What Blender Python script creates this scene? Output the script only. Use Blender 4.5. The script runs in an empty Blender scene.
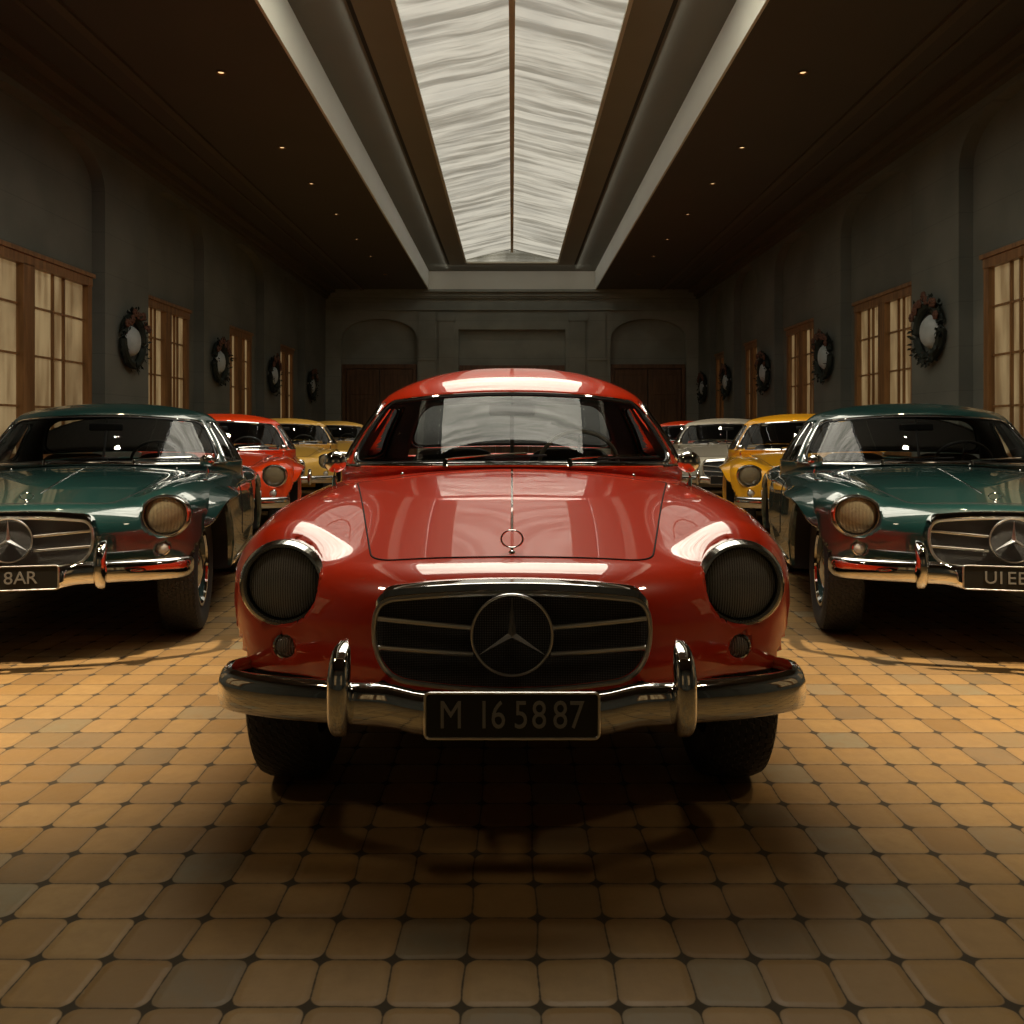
import bpy, math, random
import numpy as np
from mathutils import Vector, Matrix

SC = bpy.context.scene
COL = SC.collection
PI = math.pi

# ------------------------------------------------------------------ camera
cam_d = bpy.data.cameras.new('camera')
cam = bpy.data.objects.new('camera', cam_d)
COL.objects.link(cam)
cam_d.sensor_width = 36.0
cam_d.lens = 36.0 * 848.0 / 1024.0
cam_d.shift_y = -82.0 / 1024.0
cam_d.clip_start = 0.05
cam.location = (0.0, 0.0, 1.10)
cam.rotation_euler = (PI / 2, 0, 0)
SC.camera = cam

# ------------------------------------------------------------------ world, exposure
w = bpy.data.worlds.new('world')
SC.world = w
w.use_nodes = True
w.node_tree.nodes['Background'].inputs[0].default_value = (0.55, 0.6, 0.65, 1)
w.node_tree.nodes['Background'].inputs[1].default_value = 0.02
SC.view_settings.view_transform = 'Standard'
SC.view_settings.look = 'None'
SC.view_settings.gamma = 1.0
SC.view_settings.use_curve_mapping = False
SC.view_settings.exposure = 0.4

SKY_FAR = 0.74      # visible far bays of the roof light
SKY_NEAR = 7.6      # unseen near bays, boosted to light the cars and their reflections
SPOT_W = 90.0
COVE = 8.0         # hidden strips in the coffer
GLOW = 0.165         # lit windows

# ------------------------------------------------------------------ materials
def newmat(name):
    m = bpy.data.materials.new(name); m.use_nodes = True
    nt = m.node_tree
    return m, nt, nt.nodes['Principled BSDF']

def mat(name, col, rough=0.5, metal=0.0, coat=0.0, coat_ior=1.5, spec=0.5, noise=0.0, nscale=8.0, bump=0.0, bscale=60.0):
    m, nt, b = newmat(name)
    b.inputs['Base Color'].default_value = (*col, 1)
    b.inputs['Roughness'].default_value = rough
    b.inputs['Metallic'].default_value = metal
    b.inputs['Specular IOR Level'].default_value = spec
    b.inputs['Coat Weight'].default_value = coat
    b.inputs['Coat Roughness'].default_value = 0.015
    b.inputs['Coat IOR'].default_value = coat_ior
    tc = nt.nodes.new('ShaderNodeTexCoord')
    if noise > 0:
        n = nt.nodes.new('ShaderNodeTexNoise'); n.inputs['Scale'].default_value = nscale
        n.inputs['Detail'].default_value = 6
        mx = nt.nodes.new('ShaderNodeMix'); mx.data_type = 'RGBA'
        mx.inputs[6].default_value = (*[c * (1 - noise) for c in col], 1)
        mx.inputs[7].default_value = (*[min(1, c * (1 + noise)) for c in col], 1)
        nt.links.new(tc.outputs['Object'], n.inputs['Vector'])
        nt.links.new(n.outputs['Fac'], mx.inputs[0])
        nt.links.new(mx.outputs[2], b.inputs['Base Color'])
    if bump > 0:
        n2 = nt.nodes.new('ShaderNodeTexNoise'); n2.inputs['Scale'].default_value = bscale
        bp = nt.nodes.new('ShaderNodeBump'); bp.inputs['Strength'].default_value = bump
        bp.inputs['Distance'].default_value = 0.01
        nt.links.new(tc.outputs['Object'], n2.inputs['Vector'])
        nt.links.new(n2.outputs['Fac'], bp.inputs['Height'])
        nt.links.new(bp.outputs['Normal'], b.inputs['Normal'])
    return m

class NB:
    """tiny helper for maths node chains"""
    def __init__(s, nt): s.nt = nt
    def m(s, op, a, b=None, c=None, clamp=False):
        n = s.nt.nodes.new('ShaderNodeMath'); n.operation = op; n.use_clamp = clamp
        for i, v in enumerate((a, b, c)):
            if v is None: continue
            if isinstance(v, (int, float)): n.inputs[i].default_value = v
            else: s.nt.links.new(v, n.inputs[i])
        return n.outputs[0]
    def mix(s, f, a, b):
        n = s.nt.nodes.new('ShaderNodeMix'); n.data_type = 'RGBA'
        for i, v in ((0, f), (6, a), (7, b)):
            if isinstance(v, (int, float)): n.inputs[i].default_value = v
            elif isinstance(v, tuple): n.inputs[i].default_value = (*v, 1)
            else: s.nt.links.new(v, n.inputs[i])
        return n.outputs[2]
    def noise(s, vec, scale, detail=4, rough=0.5):
        n = s.nt.nodes.new('ShaderNodeTexNoise'); n.inputs['Scale'].default_value = scale
        n.inputs['Detail'].default_value = detail; n.inputs['Roughness'].default_value = rough
        s.nt.links.new(vec, n.inputs['Vector']); return n.outputs['Fac']
    def mapr(s, v, a, b, c, d):
        n = s.nt.nodes.new('ShaderNodeMapRange')
        n.interpolation_type = 'SMOOTHSTEP'
        s.nt.links.new(v, n.inputs[0])
        for i, q in enumerate((a, b, c, d)): n.inputs[i + 1].default_value = q
        return n.outputs[0]
    def comb(s, x, y, z):
        n = s.nt.nodes.new('ShaderNodeCombineXYZ')
        for i, v in enumerate((x, y, z)):
            if isinstance(v, (int, float)): n.inputs[i].default_value = v
            else: s.nt.links.new(v, n.inputs[i])
        return n.outputs[0]
    def xyz(s, kind='Object'):
        t = s.nt.nodes.new('ShaderNodeTexCoord'); p = s.nt.nodes.new('ShaderNodeSeparateXYZ')
        s.nt.links.new(t.outputs[kind], p.inputs[0]); return t.outputs[kind], p.outputs[0], p.outputs[1], p.outputs[2]

def floor_mat():
    m, nt, b = newmat('glazed_stone_pavers'); N = NB(nt)
    vec, x, y, z = N.xyz()
    # slight hand laid wobble
    wn = N.noise(vec, 2.2, 2)
    wob = N.m('MULTIPLY', N.m('SUBTRACT', wn, 0.5), 0.035)
    u = N.m('DIVIDE', N.m('ADD', N.m('SUBTRACT', x, 0.055), wob), 0.149)
    v = N.m('DIVIDE', N.m('ADD', N.m('SUBTRACT', y, 0.150), N.m('MULTIPLY', wob, 0.6)), 0.1466)
    fu = N.m('ABSOLUTE', N.m('SUBTRACT', N.m('FRACT', u), 0.5))
    fv = N.m('ABSOLUTE', N.m('SUBTRACT', N.m('FRACT', v), 0.5))
    iu = N.m('FLOOR', u); iv = N.m('FLOOR', v)
    # rounded-square distance to the tile edge (0.5 = joint)
    r = 0.19
    au = N.m('MAXIMUM', N.m('SUBTRACT', fu, 0.5 - r), 0.0)
    av = N.m('MAXIMUM', N.m('SUBTRACT', fv, 0.5 - r), 0.0)
    ln = N.m('SQRT', N.m('ADD', N.m('MULTIPLY', au, au), N.m('MULTIPLY', av, av)))
    ed = N.m('SUBTRACT', r, ln)                      # distance inside tile from its rim
    fine = N.m('MULTIPLY', N.m('SUBTRACT', N.noise(vec, 55, 3), 0.5), 0.025)
    ed2 = N.m('ADD', ed, fine)
    tile = N.mapr(ed2, -0.002, 0.024, 0, 1)
    wnz = nt.nodes.new('ShaderNodeTexWhiteNoise'); wnz.noise_dimensions = '2D'
    nt.links.new(N.comb(iu, iv, 0), wnz.inputs['Vector'])
    rnd = wnz.outputs['Value']
    wn2 = nt.nodes.new('ShaderNodeTexWhiteNoise'); wn2.noise_dimensions = '3D'
    nt.links.new(N.comb(iu, iv, 7.3), wn2.inputs['Vector'])
    rnd2 = wn2.outputs['Value']
    ramp = nt.nodes.new('ShaderNodeValToRGB')
    el = ramp.color_ramp.elements
    el[0].position = 0.0; el[0].color = (0.164, 0.102, 0.045, 1)
    el[1].position = 1.0; el[1].color = (0.328, 0.201, 0.075, 1)
    for p, c in ((0.10, (0.205, 0.168, 0.098, 1)), (0.16, (0.213, 0.119, 0.039, 1)), (0.45, (0.271, 0.156, 0.051, 1)), (0.75, (0.312, 0.180, 0.060, 1))):
        e = el.new(p); e.color = c
    nt.links.new(rnd, ramp.inputs[0])
    mott = N.noise(vec, 14, 6, 0.62)
    col = N.mix(N.mapr(mott, 0.3, 0.75, 0, 0.55), ramp.outputs[0], (0.22, 0.125, 0.04))
    big = N.noise(vec, 0.8, 3)
    col = N.mix(N.mapr(big, 0.42, 0.75, 0, 0.35), col, (0.20, 0.14, 0.075))
    rim = N.mapr(ed2, 0.0, 0.11, 0.28, 0)
    col = N.mix(rim, col, (0.14, 0.085, 0.03))
    col = N.mix(tile, (0.045, 0.032, 0.017), col)
    nt.links.new(col, b.inputs['Base Color'])
    rg = N.m('ADD', 0.30, N.m('MULTIPLY', mott, 0.32))
    rg = N.m('ADD', rg, N.m('MULTIPLY', rnd2, 0.12))
    rg = N.m('SUBTRACT', 1.0, N.m('MULTIPLY', tile, N.m('SUBTRACT', 1.0, rg)))
    nt.links.new(rg, b.inputs['Roughness'])
    h = N.m('ADD', N.mapr(ed2, 0.0, 0.13, 0, 1), N.m('MULTIPLY', N.noise(vec, 30, 5), 0.35))
    h = N.m('ADD', h, N.m('MULTIPLY', rnd2, 0.25))
    bp = nt.nodes.new('ShaderNodeBump'); bp.inputs['Strength'].default_value = 0.55
    bp.inputs['Distance'].default_value = 0.004
    nt.links.new(h, bp.inputs['Height']); nt.links.new(bp.outputs['Normal'], b.inputs['Normal'])
    return m

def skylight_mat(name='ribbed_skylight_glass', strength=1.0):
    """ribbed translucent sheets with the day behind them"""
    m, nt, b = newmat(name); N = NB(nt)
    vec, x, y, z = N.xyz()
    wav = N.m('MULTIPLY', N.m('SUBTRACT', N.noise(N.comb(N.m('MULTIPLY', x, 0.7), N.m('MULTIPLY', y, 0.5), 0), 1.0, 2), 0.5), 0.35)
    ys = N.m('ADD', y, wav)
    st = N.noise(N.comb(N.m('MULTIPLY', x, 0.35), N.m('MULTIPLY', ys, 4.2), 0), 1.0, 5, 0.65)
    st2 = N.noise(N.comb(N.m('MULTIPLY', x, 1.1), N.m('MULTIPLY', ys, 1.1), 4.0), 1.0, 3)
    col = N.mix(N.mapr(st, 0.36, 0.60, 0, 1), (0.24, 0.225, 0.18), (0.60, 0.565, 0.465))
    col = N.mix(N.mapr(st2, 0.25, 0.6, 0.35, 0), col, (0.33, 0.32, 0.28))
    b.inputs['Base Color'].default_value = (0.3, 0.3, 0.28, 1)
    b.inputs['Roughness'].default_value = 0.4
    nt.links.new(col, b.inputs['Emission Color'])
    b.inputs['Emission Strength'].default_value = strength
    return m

def window_glow_mat():
    m, nt, b = newmat('curtained_window_glow'); N = NB(nt)
    vec, x, y, z = N.xyz()
    fold = N.noise(N.comb(N.m('MULTIPLY', x, 5), N.m('MULTIPLY', y, 5), N.m('MULTIPLY', z, 0.6)), 1.6, 4)
    cloud = N.noise(vec, 1.4, 4)
    col = N.mix(N.mapr(fold, 0.3, 0.7, 0, 1), (0.40, 0.23, 0.085), (1.0, 0.70, 0.33))
    col = N.mix(N.mapr(cloud, 0.42, 0.7, 0, 0.6), col, (0.22, 0.12, 0.045))
    nt.links.new(col, b.inputs['Emission Color'])
    b.inputs['Emission Strength'].default_value = GLOW
    b.inputs['Base Color'].default_value = (0.25, 0.2, 0.13, 1)
    b.inputs['Roughness'].default_value = 0.25
    return m

def glass_mat(name, tint=(0.92, 0.94, 0.93), ior=1.45):
    m = bpy.data.materials.new(name); m.use_nodes = True; nt = m.node_tree
    nt.nodes.remove(nt.nodes['Principled BSDF'])
    out = nt.nodes['Material Output']
    tr = nt.nodes.new('ShaderNodeBsdfTransparent'); tr.inputs[0].default_value = (*tint, 1)
    gl = nt.nodes.new('ShaderNodeBsdfGlossy'); gl.inputs['Roughness'].default_value = 0.01
    gl.inputs[0].default_value = (1, 1, 1, 1)
    fr = nt.nodes.new('ShaderNodeFresnel'); fr.inputs[0].default_value = ior
    mx = nt.nodes.new('ShaderNodeMixShader')
    nt.links.new(fr.outputs[0], mx.inputs[0]); nt.links.new(tr.outputs[0], mx.inputs[1]); nt.links.new(gl.outputs[0], mx.inputs[2])
    nt.links.new(mx.outputs[0], out.inputs[0])
    return m

def lens_mat(name, tint, ior=1.5):
    m = bpy.data.materials.new(name); m.use_nodes = True; nt = m.node_tree; N = NB(nt)
    nt.nodes.remove(nt.nodes['Principled BSDF'])
    out = nt.nodes['Material Output']
    vec, x, y, z = N.xyz()
    rib = N.m('SINE', N.m('MULTIPLY', x, 2 * PI / 0.0066))
    nz = N.noise(vec, 60, 2)
    tr = nt.nodes.new('ShaderNodeBsdfTransparent')
    c = N.mix(N.m('MULTIPLY_ADD', rib, 0.5, 0.5), tuple(t * 0.42 for t in tint), tint)
    nt.links.new(c, tr.inputs[0])
    df = nt.nodes.new('ShaderNodeBsdfDiffuse'); nt.links.new(N.mix(N.m('MULTIPLY_ADD', rib, 0.5, 0.5), (.10, .10, .10), tuple(min(1, t * 1.0) for t in tint)), df.inputs[0])
    m0 = nt.nodes.new('ShaderNodeMixShader'); m0.inputs[0].default_value = .42
    nt.links.new(tr.outputs[0], m0.inputs[1]); nt.links.new(df.outputs[0], m0.inputs[2])
    gl = nt.nodes.new('ShaderNodeBsdfGlossy'); gl.inputs['Roughness'].default_value = 0.12
    bp = nt.nodes.new('ShaderNodeBump'); bp.inputs['Strength'].default_value = 0.5; bp.inputs['Distance'].default_value = 0.002
    nt.links.new(N.m('ADD', rib, nz), bp.inputs['Height']); nt.links.new(bp.outputs[0], gl.inputs['Normal'])
    fr = nt.nodes.new('ShaderNodeFresnel'); fr.inputs[0].default_value = ior
    mx = nt.nodes.new('ShaderNodeMixShader')
    nt.links.new(N.m('ADD', fr.outputs[0], 0.05), mx.inputs[0]); nt.links.new(m0.outputs[0], mx.inputs[1]); nt.links.new(gl.outputs[0], mx.inputs[2])
    nt.links.new(mx.outputs[0], out.inputs[0])
    return m

def grille_mat():
    m, nt, b = newmat('fine_wire_mesh'); N = NB(nt)
    vec, x, y, z = N.xyz()
    p = 0.0085
    a = N.m('SINE', N.m('MULTIPLY', N.m('ADD', x, z), 2 * PI / p))
    c = N.m('SINE', N.m('MULTIPLY', N.m('SUBTRACT', x, z), 2 * PI / p))
    g = N.m('MULTIPLY', a, c)
    col = N.mix(N.mapr(g, 0.0, 0.9, 0, 1), (0.004, 0.005, 0.006), (0.30, 0.31, 0.32))
    nt.links.new(col, b.inputs['Base Color'])
    b.inputs['Metallic'].default_value = 0.3
    b.inputs['Roughness'].default_value = 0.45
    bp = nt.nodes.new('ShaderNodeBump'); bp.inputs['Strength'].default_value = 0.5; bp.inputs['Distance'].default_value = 0.003
    nt.links.new(g, bp.inputs['Height']); nt.links.new(bp.outputs[0], b.inputs['Normal'])
    return m

def wood_mat(name, dark, light, sc=1.0):
    m, nt, b = newmat(name); N = NB(nt)
    vec, x, y, z = N.xyz()
    g = N.noise(N.comb(N.m('MULTIPLY', x, 14 * sc), N.m('MULTIPLY', y, 14 * sc), N.m('MULTIPLY', z, 1.2 * sc)), 1.0, 6, 0.6)
    nt.links.new(N.mix(N.mapr(g, 0.3, 0.7, 0, 1), dark, light), b.inputs['Base Color'])
    b.inputs['Roughness'].default_value = 0.42
    return m

def wall_mat(name='painted_plaster_wall', k=1.0):
    m, nt, b = newmat(name); N = NB(nt)
    vec, x, y, z = N.xyz()
    n1 = N.noise(vec, 1.3, 5); n2 = N.noise(N.comb(N.m('MULTIPLY', x, 0.3), N.m('MULTIPLY', y, 0.3), N.m('MULTIPLY', z, 6)), 1.0, 3)
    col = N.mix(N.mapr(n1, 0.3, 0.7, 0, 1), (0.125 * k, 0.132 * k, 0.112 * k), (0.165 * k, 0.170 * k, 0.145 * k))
    course = N.m('LESS_THAN', N.m('FRACT', N.m('DIVIDE', z, 0.52)), 0.018)
    col = N.mix(N.m('MULTIPLY', course, 0.35), col, (0.05, 0.055, 0.05))
    nt.links.new(col, b.inputs['Base Color'])
    b.inputs['Roughness'].default_value = 0.7
    bp = nt.nodes.new('ShaderNodeBump'); bp.inputs['Strength'].default_value = 0.3; bp.inputs['Distance'].default_value = 0.01
    nt.links.new(n2, bp.inputs['Height']); nt.links.new(bp.outputs[0], b.inputs['Normal'])
    return m

def tyre_mat():
    m, nt, b = newmat('tyre_rubber'); N = NB(nt)
    vec, x, y, z = N.xyz()
    ang = N.m('ARCTAN2', y, z)
    blk = N.m('MULTIPLY', N.m('SINE', N.m('ADD', N.m('MULTIPLY', ang, 58), N.m('MULTIPLY', x, 60))), N.m('SINE', N.m('MULTIPLY', x, 2 * PI / 0.04)))
    b.inputs['Base Color'].default_value = (0.018, 0.018, 0.019, 1)
    b.inputs['Roughness'].default_value = 0.62
    rr = N.m('SQRT', N.m('ADD', N.m('MULTIPLY', y, y), N.m('MULTIPLY', z, z)))
    msk = N.mapr(rr, 0.318, 0.328, 0, 1)
    bp = nt.nodes.new('ShaderNodeBump'); bp.inputs['Strength'].default_value = 1.0; bp.inputs['Distance'].default_value = 0.012
    nt.links.new(N.m('MULTIPLY', N.mapr(blk, -0.2, 0.2, 0, 1), msk), bp.inputs['Height'])
    nt.links.new(bp.outputs[0], b.inputs['Normal'])
    return m

def paint(name, col):
    m = mat(name, col, rough=0.32, metal=0.0, coat=1.0, coat_ior=2.15, spec=0.35)
    return m

M = {}
M['floor'] = floor_mat()
M['wall'] = wall_mat()
M['wall_far'] = wall_mat('end_wall_plaster_lit', 1.9)  # same wall plaster, colour raised to stand in for light on the end wall
M['ceiling'] = mat('dark_plaster_ceiling', (0.075, 0.066, 0.052), 0.6, noise=0.12, nscale=1.2)
M['cornice'] = mat('aged_cornice_plaster', (0.10, 0.082, 0.055), 0.55, noise=0.15, nscale=2)
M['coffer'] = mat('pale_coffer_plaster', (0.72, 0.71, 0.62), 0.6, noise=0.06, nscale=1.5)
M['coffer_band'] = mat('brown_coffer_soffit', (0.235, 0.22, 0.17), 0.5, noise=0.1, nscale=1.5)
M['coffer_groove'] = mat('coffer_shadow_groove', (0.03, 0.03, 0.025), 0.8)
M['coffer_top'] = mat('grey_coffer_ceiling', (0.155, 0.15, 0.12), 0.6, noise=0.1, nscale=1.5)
M['skyglass'] = skylight_mat('far_ribbed_skylight_glass', SKY_FAR)
M['skyboost'] = skylight_mat('boosted_ribbed_skylight_glass', SKY_NEAR)  # same glass, emission raised out of view to light the cars
M['ridge'] = mat('tan_ridge_beam', (0.62, 0.50, 0.36), 0.5)
M['skyframe'] = mat('cream_skylight_frame', (0.60, 0.57, 0.47), 0.4)
M['glow'] = window_glow_mat()
M['oak'] = wood_mat('oak_window_frame', (0.16, 0.075, 0.025), (0.30, 0.15, 0.055))
M['doorwood'] = wood_mat('dark_door_wood', (0.08, 0.038, 0.016), (0.17, 0.085, 0.038))
M['chrome'] = mat('polished_chrome', (0.78, 0.78, 0.77), 0.045, 1.0)
M['satin'] = mat('satin_silver', (0.90, 0.89, 0.86), 0.28, 1.0)
M['rim'] = mat('soft_polished_chrome', (0.86, 0.86, 0.84), 0.16, 1.0)
M['black'] = mat('matt_black_underbody', (0.006, 0.006, 0.006), 0.75)
M['interior'] = mat('dark_leather_interior', (0.022, 0.022, 0.022), 0.5, bump=0.2)
M['seat'] = mat('charcoal_seat_leather', (0.035, 0.036, 0.036), 0.42, bump=0.2)
M['rubber'] = mat('window_rubber_seal', (0.012, 0.012, 0.013), 0.45)
M['seam'] = mat('panel_gap_shadow_black', (0.008, 0.003, 0.003), 0.8)
M['tyre'] = tyre_mat()
M['plate'] = mat('black_number_plate', (0.013, 0.014, 0.013), 0.35)
M['digits'] = mat('grey_plate_characters', (0.30, 0.30, 0.28), 0.4, 0.2)
M['mesh'] = grille_mat()
M['disc'] = mat('black_emblem_disc', (0.008, 0.009, 0.010), 0.25)
M['glass'] = glass_mat('clear_car_glass')
M['lens'] = lens_mat('ribbed_headlamp_lens', (0.88, 0.90, 0.88))
M['lens_amber'] = lens_mat('amber_headlamp_lens', (0.95, 0.78, 0.45))
M['lens_white'] = mat('frosted_signal_lens', (0.62, 0.60, 0.55), 0.2, coat=1.0)
M['lens_clear'] = lens_mat('ribbed_signal_lens', (0.9, 0.82, 0.7))
M['bowl'] = mat('headlamp_reflector_bowl', (0.85, 0.85, 0.82), 0.30, 0.6, bump=0.3, bscale=90)
M['bulb'] = mat('headlamp_bulb_shield', (0.9, 0.9, 0.86), 0.08, 1.0)
M['bulbcap'] = mat('white_enamel_bulb_cap', (0.92, 0.92, 0.88), 0.3)
M['taillens'] = mat('red_tail_lens', (0.35, 0.01, 0.01), 0.15, coat=1.0)
M['leaf'] = mat('dark_wreath_foliage', (0.012, 0.018, 0.012), 0.7)
M['bloom'] = mat('rust_wreath_blossom', (0.11, 0.045, 0.025), 0.7)
M['disc_pale'] = mat('pale_wreath_rosette', (0.42, 0.46, 0.46), 0.6, noise=0.3, nscale=9)
M['lampring'] = mat('bronze_lamp_ring', (0.25, 0.15, 0.06), 0.35, 0.8)
mb, ntb, bb = newmat('warm_lamp_bulb')
bb.inputs['Emission Color'].default_value = (1.0, 0.62, 0.28, 1); bb.inputs['Emission Strength'].default_value = 1.1
M['warm'] = mb
P_RED = paint('red_car_paint', (0.88, 0.040, 0.004))
P_RED2 = paint('orange_red_car_paint', (0.88, 0.060, 0.006))
P_GREEN = paint('deep_green_car_paint', (0.006, 0.038, 0.036))
P_YEL = paint('golden_yellow_car_paint', (0.92, 0.44, 0.015))
P_PALE = paint('pale_yellow_car_paint', (0.90, 0.56, 0.12))
P_WHITE = paint('silver_white_car_paint', (0.60, 0.58, 0.50))

# ------------------------------------------------------------------ mesh helpers
def link(name, me, parent=None, loc=(0, 0, 0)):
    o = bpy.data.objects.new(name, me); COL.objects.link(o)
    o.location = loc
    if parent: o.parent = parent
    return o

class MB:
    def __init__(s): s.v = []; s.f = []; s.m = []
    def add(s, vs, fs, mi=0):
        k = len(s.v); s.v += [tuple(map(float, q)) for q in vs]
        s.f += [tuple(i + k for i in f) for f in fs]; s.m += [mi] * len(fs); return s
    def box(s, x0, x1, y0, y1, z0, z1, mi=0):
        vs = [(x0, y0, z0), (x1, y0, z0), (x1, y1, z0), (x0, y1, z0), (x0, y0, z1), (x1, y0, z1), (x1, y1, z1), (x0, y1, z1)]
        return s.add(vs, [(0, 3, 2, 1), (4, 5, 6, 7), (0, 1, 5, 4), (1, 2, 6, 5), (2, 3, 7, 6), (3, 0, 4, 7)], mi)
    def grid(s, rows, closed_u=False, closed_v=False, mi=0, flip=False):
        n = len(rows); k = len(rows[0]); vs = [p for r in rows for p in r]; fs = []
        for i in range(n if closed_v else n - 1):
            for j in range(k if closed_u else k - 1):
                a = i * k + j; b_ = i * k + (j + 1) % k; c = ((i + 1) % n) * k + (j + 1) % k; d = ((i + 1) % n) * k + j
                fs.append((a, d, c, b_) if flip else (a, b_, c, d))
        return s.add(vs, fs, mi)
    def tube(s, pts, r, seg=8, closed=False, cap=True, mi=0, rb=None, up=(0, 0, 1)):
        """round (or oval r x rb) tube along points"""
        P = [Vector(p) for p in pts]; n = len(P); rows = []
        U = Vector(up)
        for i in range(n):
            if closed: t = P[(i + 1) % n] - P[i - 1]
            else: t = P[min(i + 1, n - 1)] - P[max(i - 1, 0)]
            t.normalize()
            a = t.cross(U)
            if a.length < 1e-3: a = t.cross(Vector((0, 1, 0)))
            a.normalize(); b_ = a.cross(t).normalized()
            ri = r[i] if isinstance(r, (list, tuple)) else r
            rj = ri if rb is None else (rb[i] if isinstance(rb, (list, tuple)) else rb)
            rows.append([P[i] + a * math.cos(q) * ri + b_ * math.sin(q) * rj for q in [2 * PI * j / seg for j in range(seg)]])
        k0 = len(s.v)
        s.grid(rows, closed_u=True, closed_v=closed, mi=mi)
        if cap and not closed:
            s.f.append(tuple(k0 + j for j in reversed(range(seg)))); s.m.append(mi)
            s.f.append(tuple(k0 + (n - 1) * seg + j for j in range(seg))); s.m.append(mi)
        return s
    def lathe(s, prof, c=(0, 0, 0), axis='y', seg=32, mi=0):
        """prof: (radius, along axis)"""
        rows = []
        for r, h in prof:
            row = []
            for j in range(seg):
                q = 2 * PI * j / seg; a, b_ = r * math.cos(q), r * math.sin(q)
                p = {'y': (a, h, b_), 'x': (h, a, b_), 'z': (a, b_, h)}[axis]
                row.append((c[0] + p[0], c[1] + p[1], c[2] + p[2]))
            rows.append(row)
        return s.grid(rows, closed_u=True, mi=mi, flip=(axis == 'y'))
    def ball(s, c, r, seg=10, rings=6, mi=0):
        rx, ry, rz = (r, r, r) if isinstance(r, (int, float)) else r
        rows = [[(c[0] + rx * math.sin(PI * i / rings) * math.cos(2 * PI * j / seg), c[1] + ry * math.sin(PI * i / rings) * math.sin(2 * PI * j / seg),
                  c[2] + rz * math.cos(PI * i / rings)) for j in range(seg)] for i in range(rings + 1)]
        return s.grid(rows, closed_u=True, mi=mi, flip=True)
    def face_out(s, c=(0, 2.2, .85)):
        """wind every face away from the point c"""
        C0 = Vector(c)
        for i, f in enumerate(s.f):
            p = [Vector(s.v[k]) for k in f]; n = (p[2] - p[0]).cross(p[3 % len(p)] - p[1]) if len(p) > 3 else (p[1] - p[0]).cross(p[2] - p[0])
            if n.dot(sum(p, Vector()) / len(p) - C0) < 0: s.f[i] = tuple(reversed(f))
        return s
    def build(s, name, mats, parent=None, smooth=True, warp=None, loc=(0, 0, 0), recalc=True, bevel=0, sub=0):
        vs = s.v if warp is None else [tuple(q) for q in warp(np.array(s.v))]
        me = bpy.data.meshes.new(name); me.from_pydata(vs, [], s.f)
        if not isinstance(mats, (list, tuple)): mats = [mats]
        for m_ in mats: me.materials.append(m_)
        me.polygons.foreach_set('material_index', s.m)
        import bmesh
        bm = bmesh.new(); bm.from_mesh(me)
        bmesh.ops.remove_doubles(bm, verts=bm.verts, dist=1e-5)
        if recalc: bmesh.ops.recalc_face_normals(bm, faces=bm.faces)
        bm.to_mesh(me); bm.free()
        if smooth:
            me.polygons.foreach_set('use_smooth', [True] * len(me.polygons))
            me.set_sharp_from_angle(angle=math.radians(38))
        o = link(name, me, parent, loc)
        if bevel:
            bv = o.modifiers.new('bevel', 'BEVEL'); bv.width = bevel; bv.segments = 3; bv.limit_method = 'ANGLE'
            me.polygons.foreach_set('use_smooth', [True] * len(me.polygons)); me.set_sharp_from_angle(angle=math.radians(60))
        if sub:
            sb = o.modifiers.new('sub', 'SUBSURF'); sb.levels = sub; sb.render_levels = sub
        return o

def spline(xs, ys):
    """natural cubic spline, numpy vectorised"""
    xs = np.array(xs, float); ys = np.array(ys, float); n = len(xs); h = np.diff(xs)
    A = np.zeros((n, n)); r = np.zeros(n); A[0, 0] = A[-1, -1] = 1
    for i in range(1, n - 1):
        A[i, i - 1] = h[i - 1]; A[i, i] = 2 * (h[i - 1] + h[i]); A[i, i + 1] = h[i]
        r[i] = 6 * ((ys[i + 1] - ys[i]) / h[i] - (ys[i] - ys[i - 1]) / h[i - 1])
    Mx = np.linalg.solve(A, r)
    def f(x):
        x = np.clip(x, xs[0], xs[-1]); i = np.clip(np.searchsorted(xs, x) - 1, 0, n - 2)
        a = (xs[i + 1] - x); b_ = (x - xs[i]); hh = h[i]
        return (Mx[i] * a ** 3 + Mx[i + 1] * b_ ** 3) / (6 * hh) + (ys[i] / hh - Mx[i] * hh / 6) * a + (ys[i + 1] / hh - Mx[i + 1] * hh / 6) * b_
    return f

def tag(o, label=None, cat=None, group=None, kind=None):
    if label: o['label'] = label
    if cat: o['category'] = cat
    if group: o['group'] = group
    if kind: o['kind'] = kind
    return o

def empty(name, loc=(0, 0, 0), rz=0):
    o = bpy.data.objects.new(name, None); COL.objects.link(o); o.location = loc; o.rotation_euler = (0, 0, rz)
    o.empty_display_size = 0.2
    return o

# ------------------------------------------------------------------ room shell
DGC = math.radians
HW, HC, Y0, Y1 = 5.40, 5.0, -4.0, 24.0
PIER = 0.17            # how far the wall stands in front of the arched recesses
def S(name, mb_, m_, smooth=False, parent=None):
    o = mb_.build(name, m_, parent, smooth=smooth)
    if parent is None: o['kind'] = 'structure'
    return o

S('floor', MB().box(-HW - .2, HW + .2, Y0 - .2, Y1 + .2, -0.1, 0), M['floor'])

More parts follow.
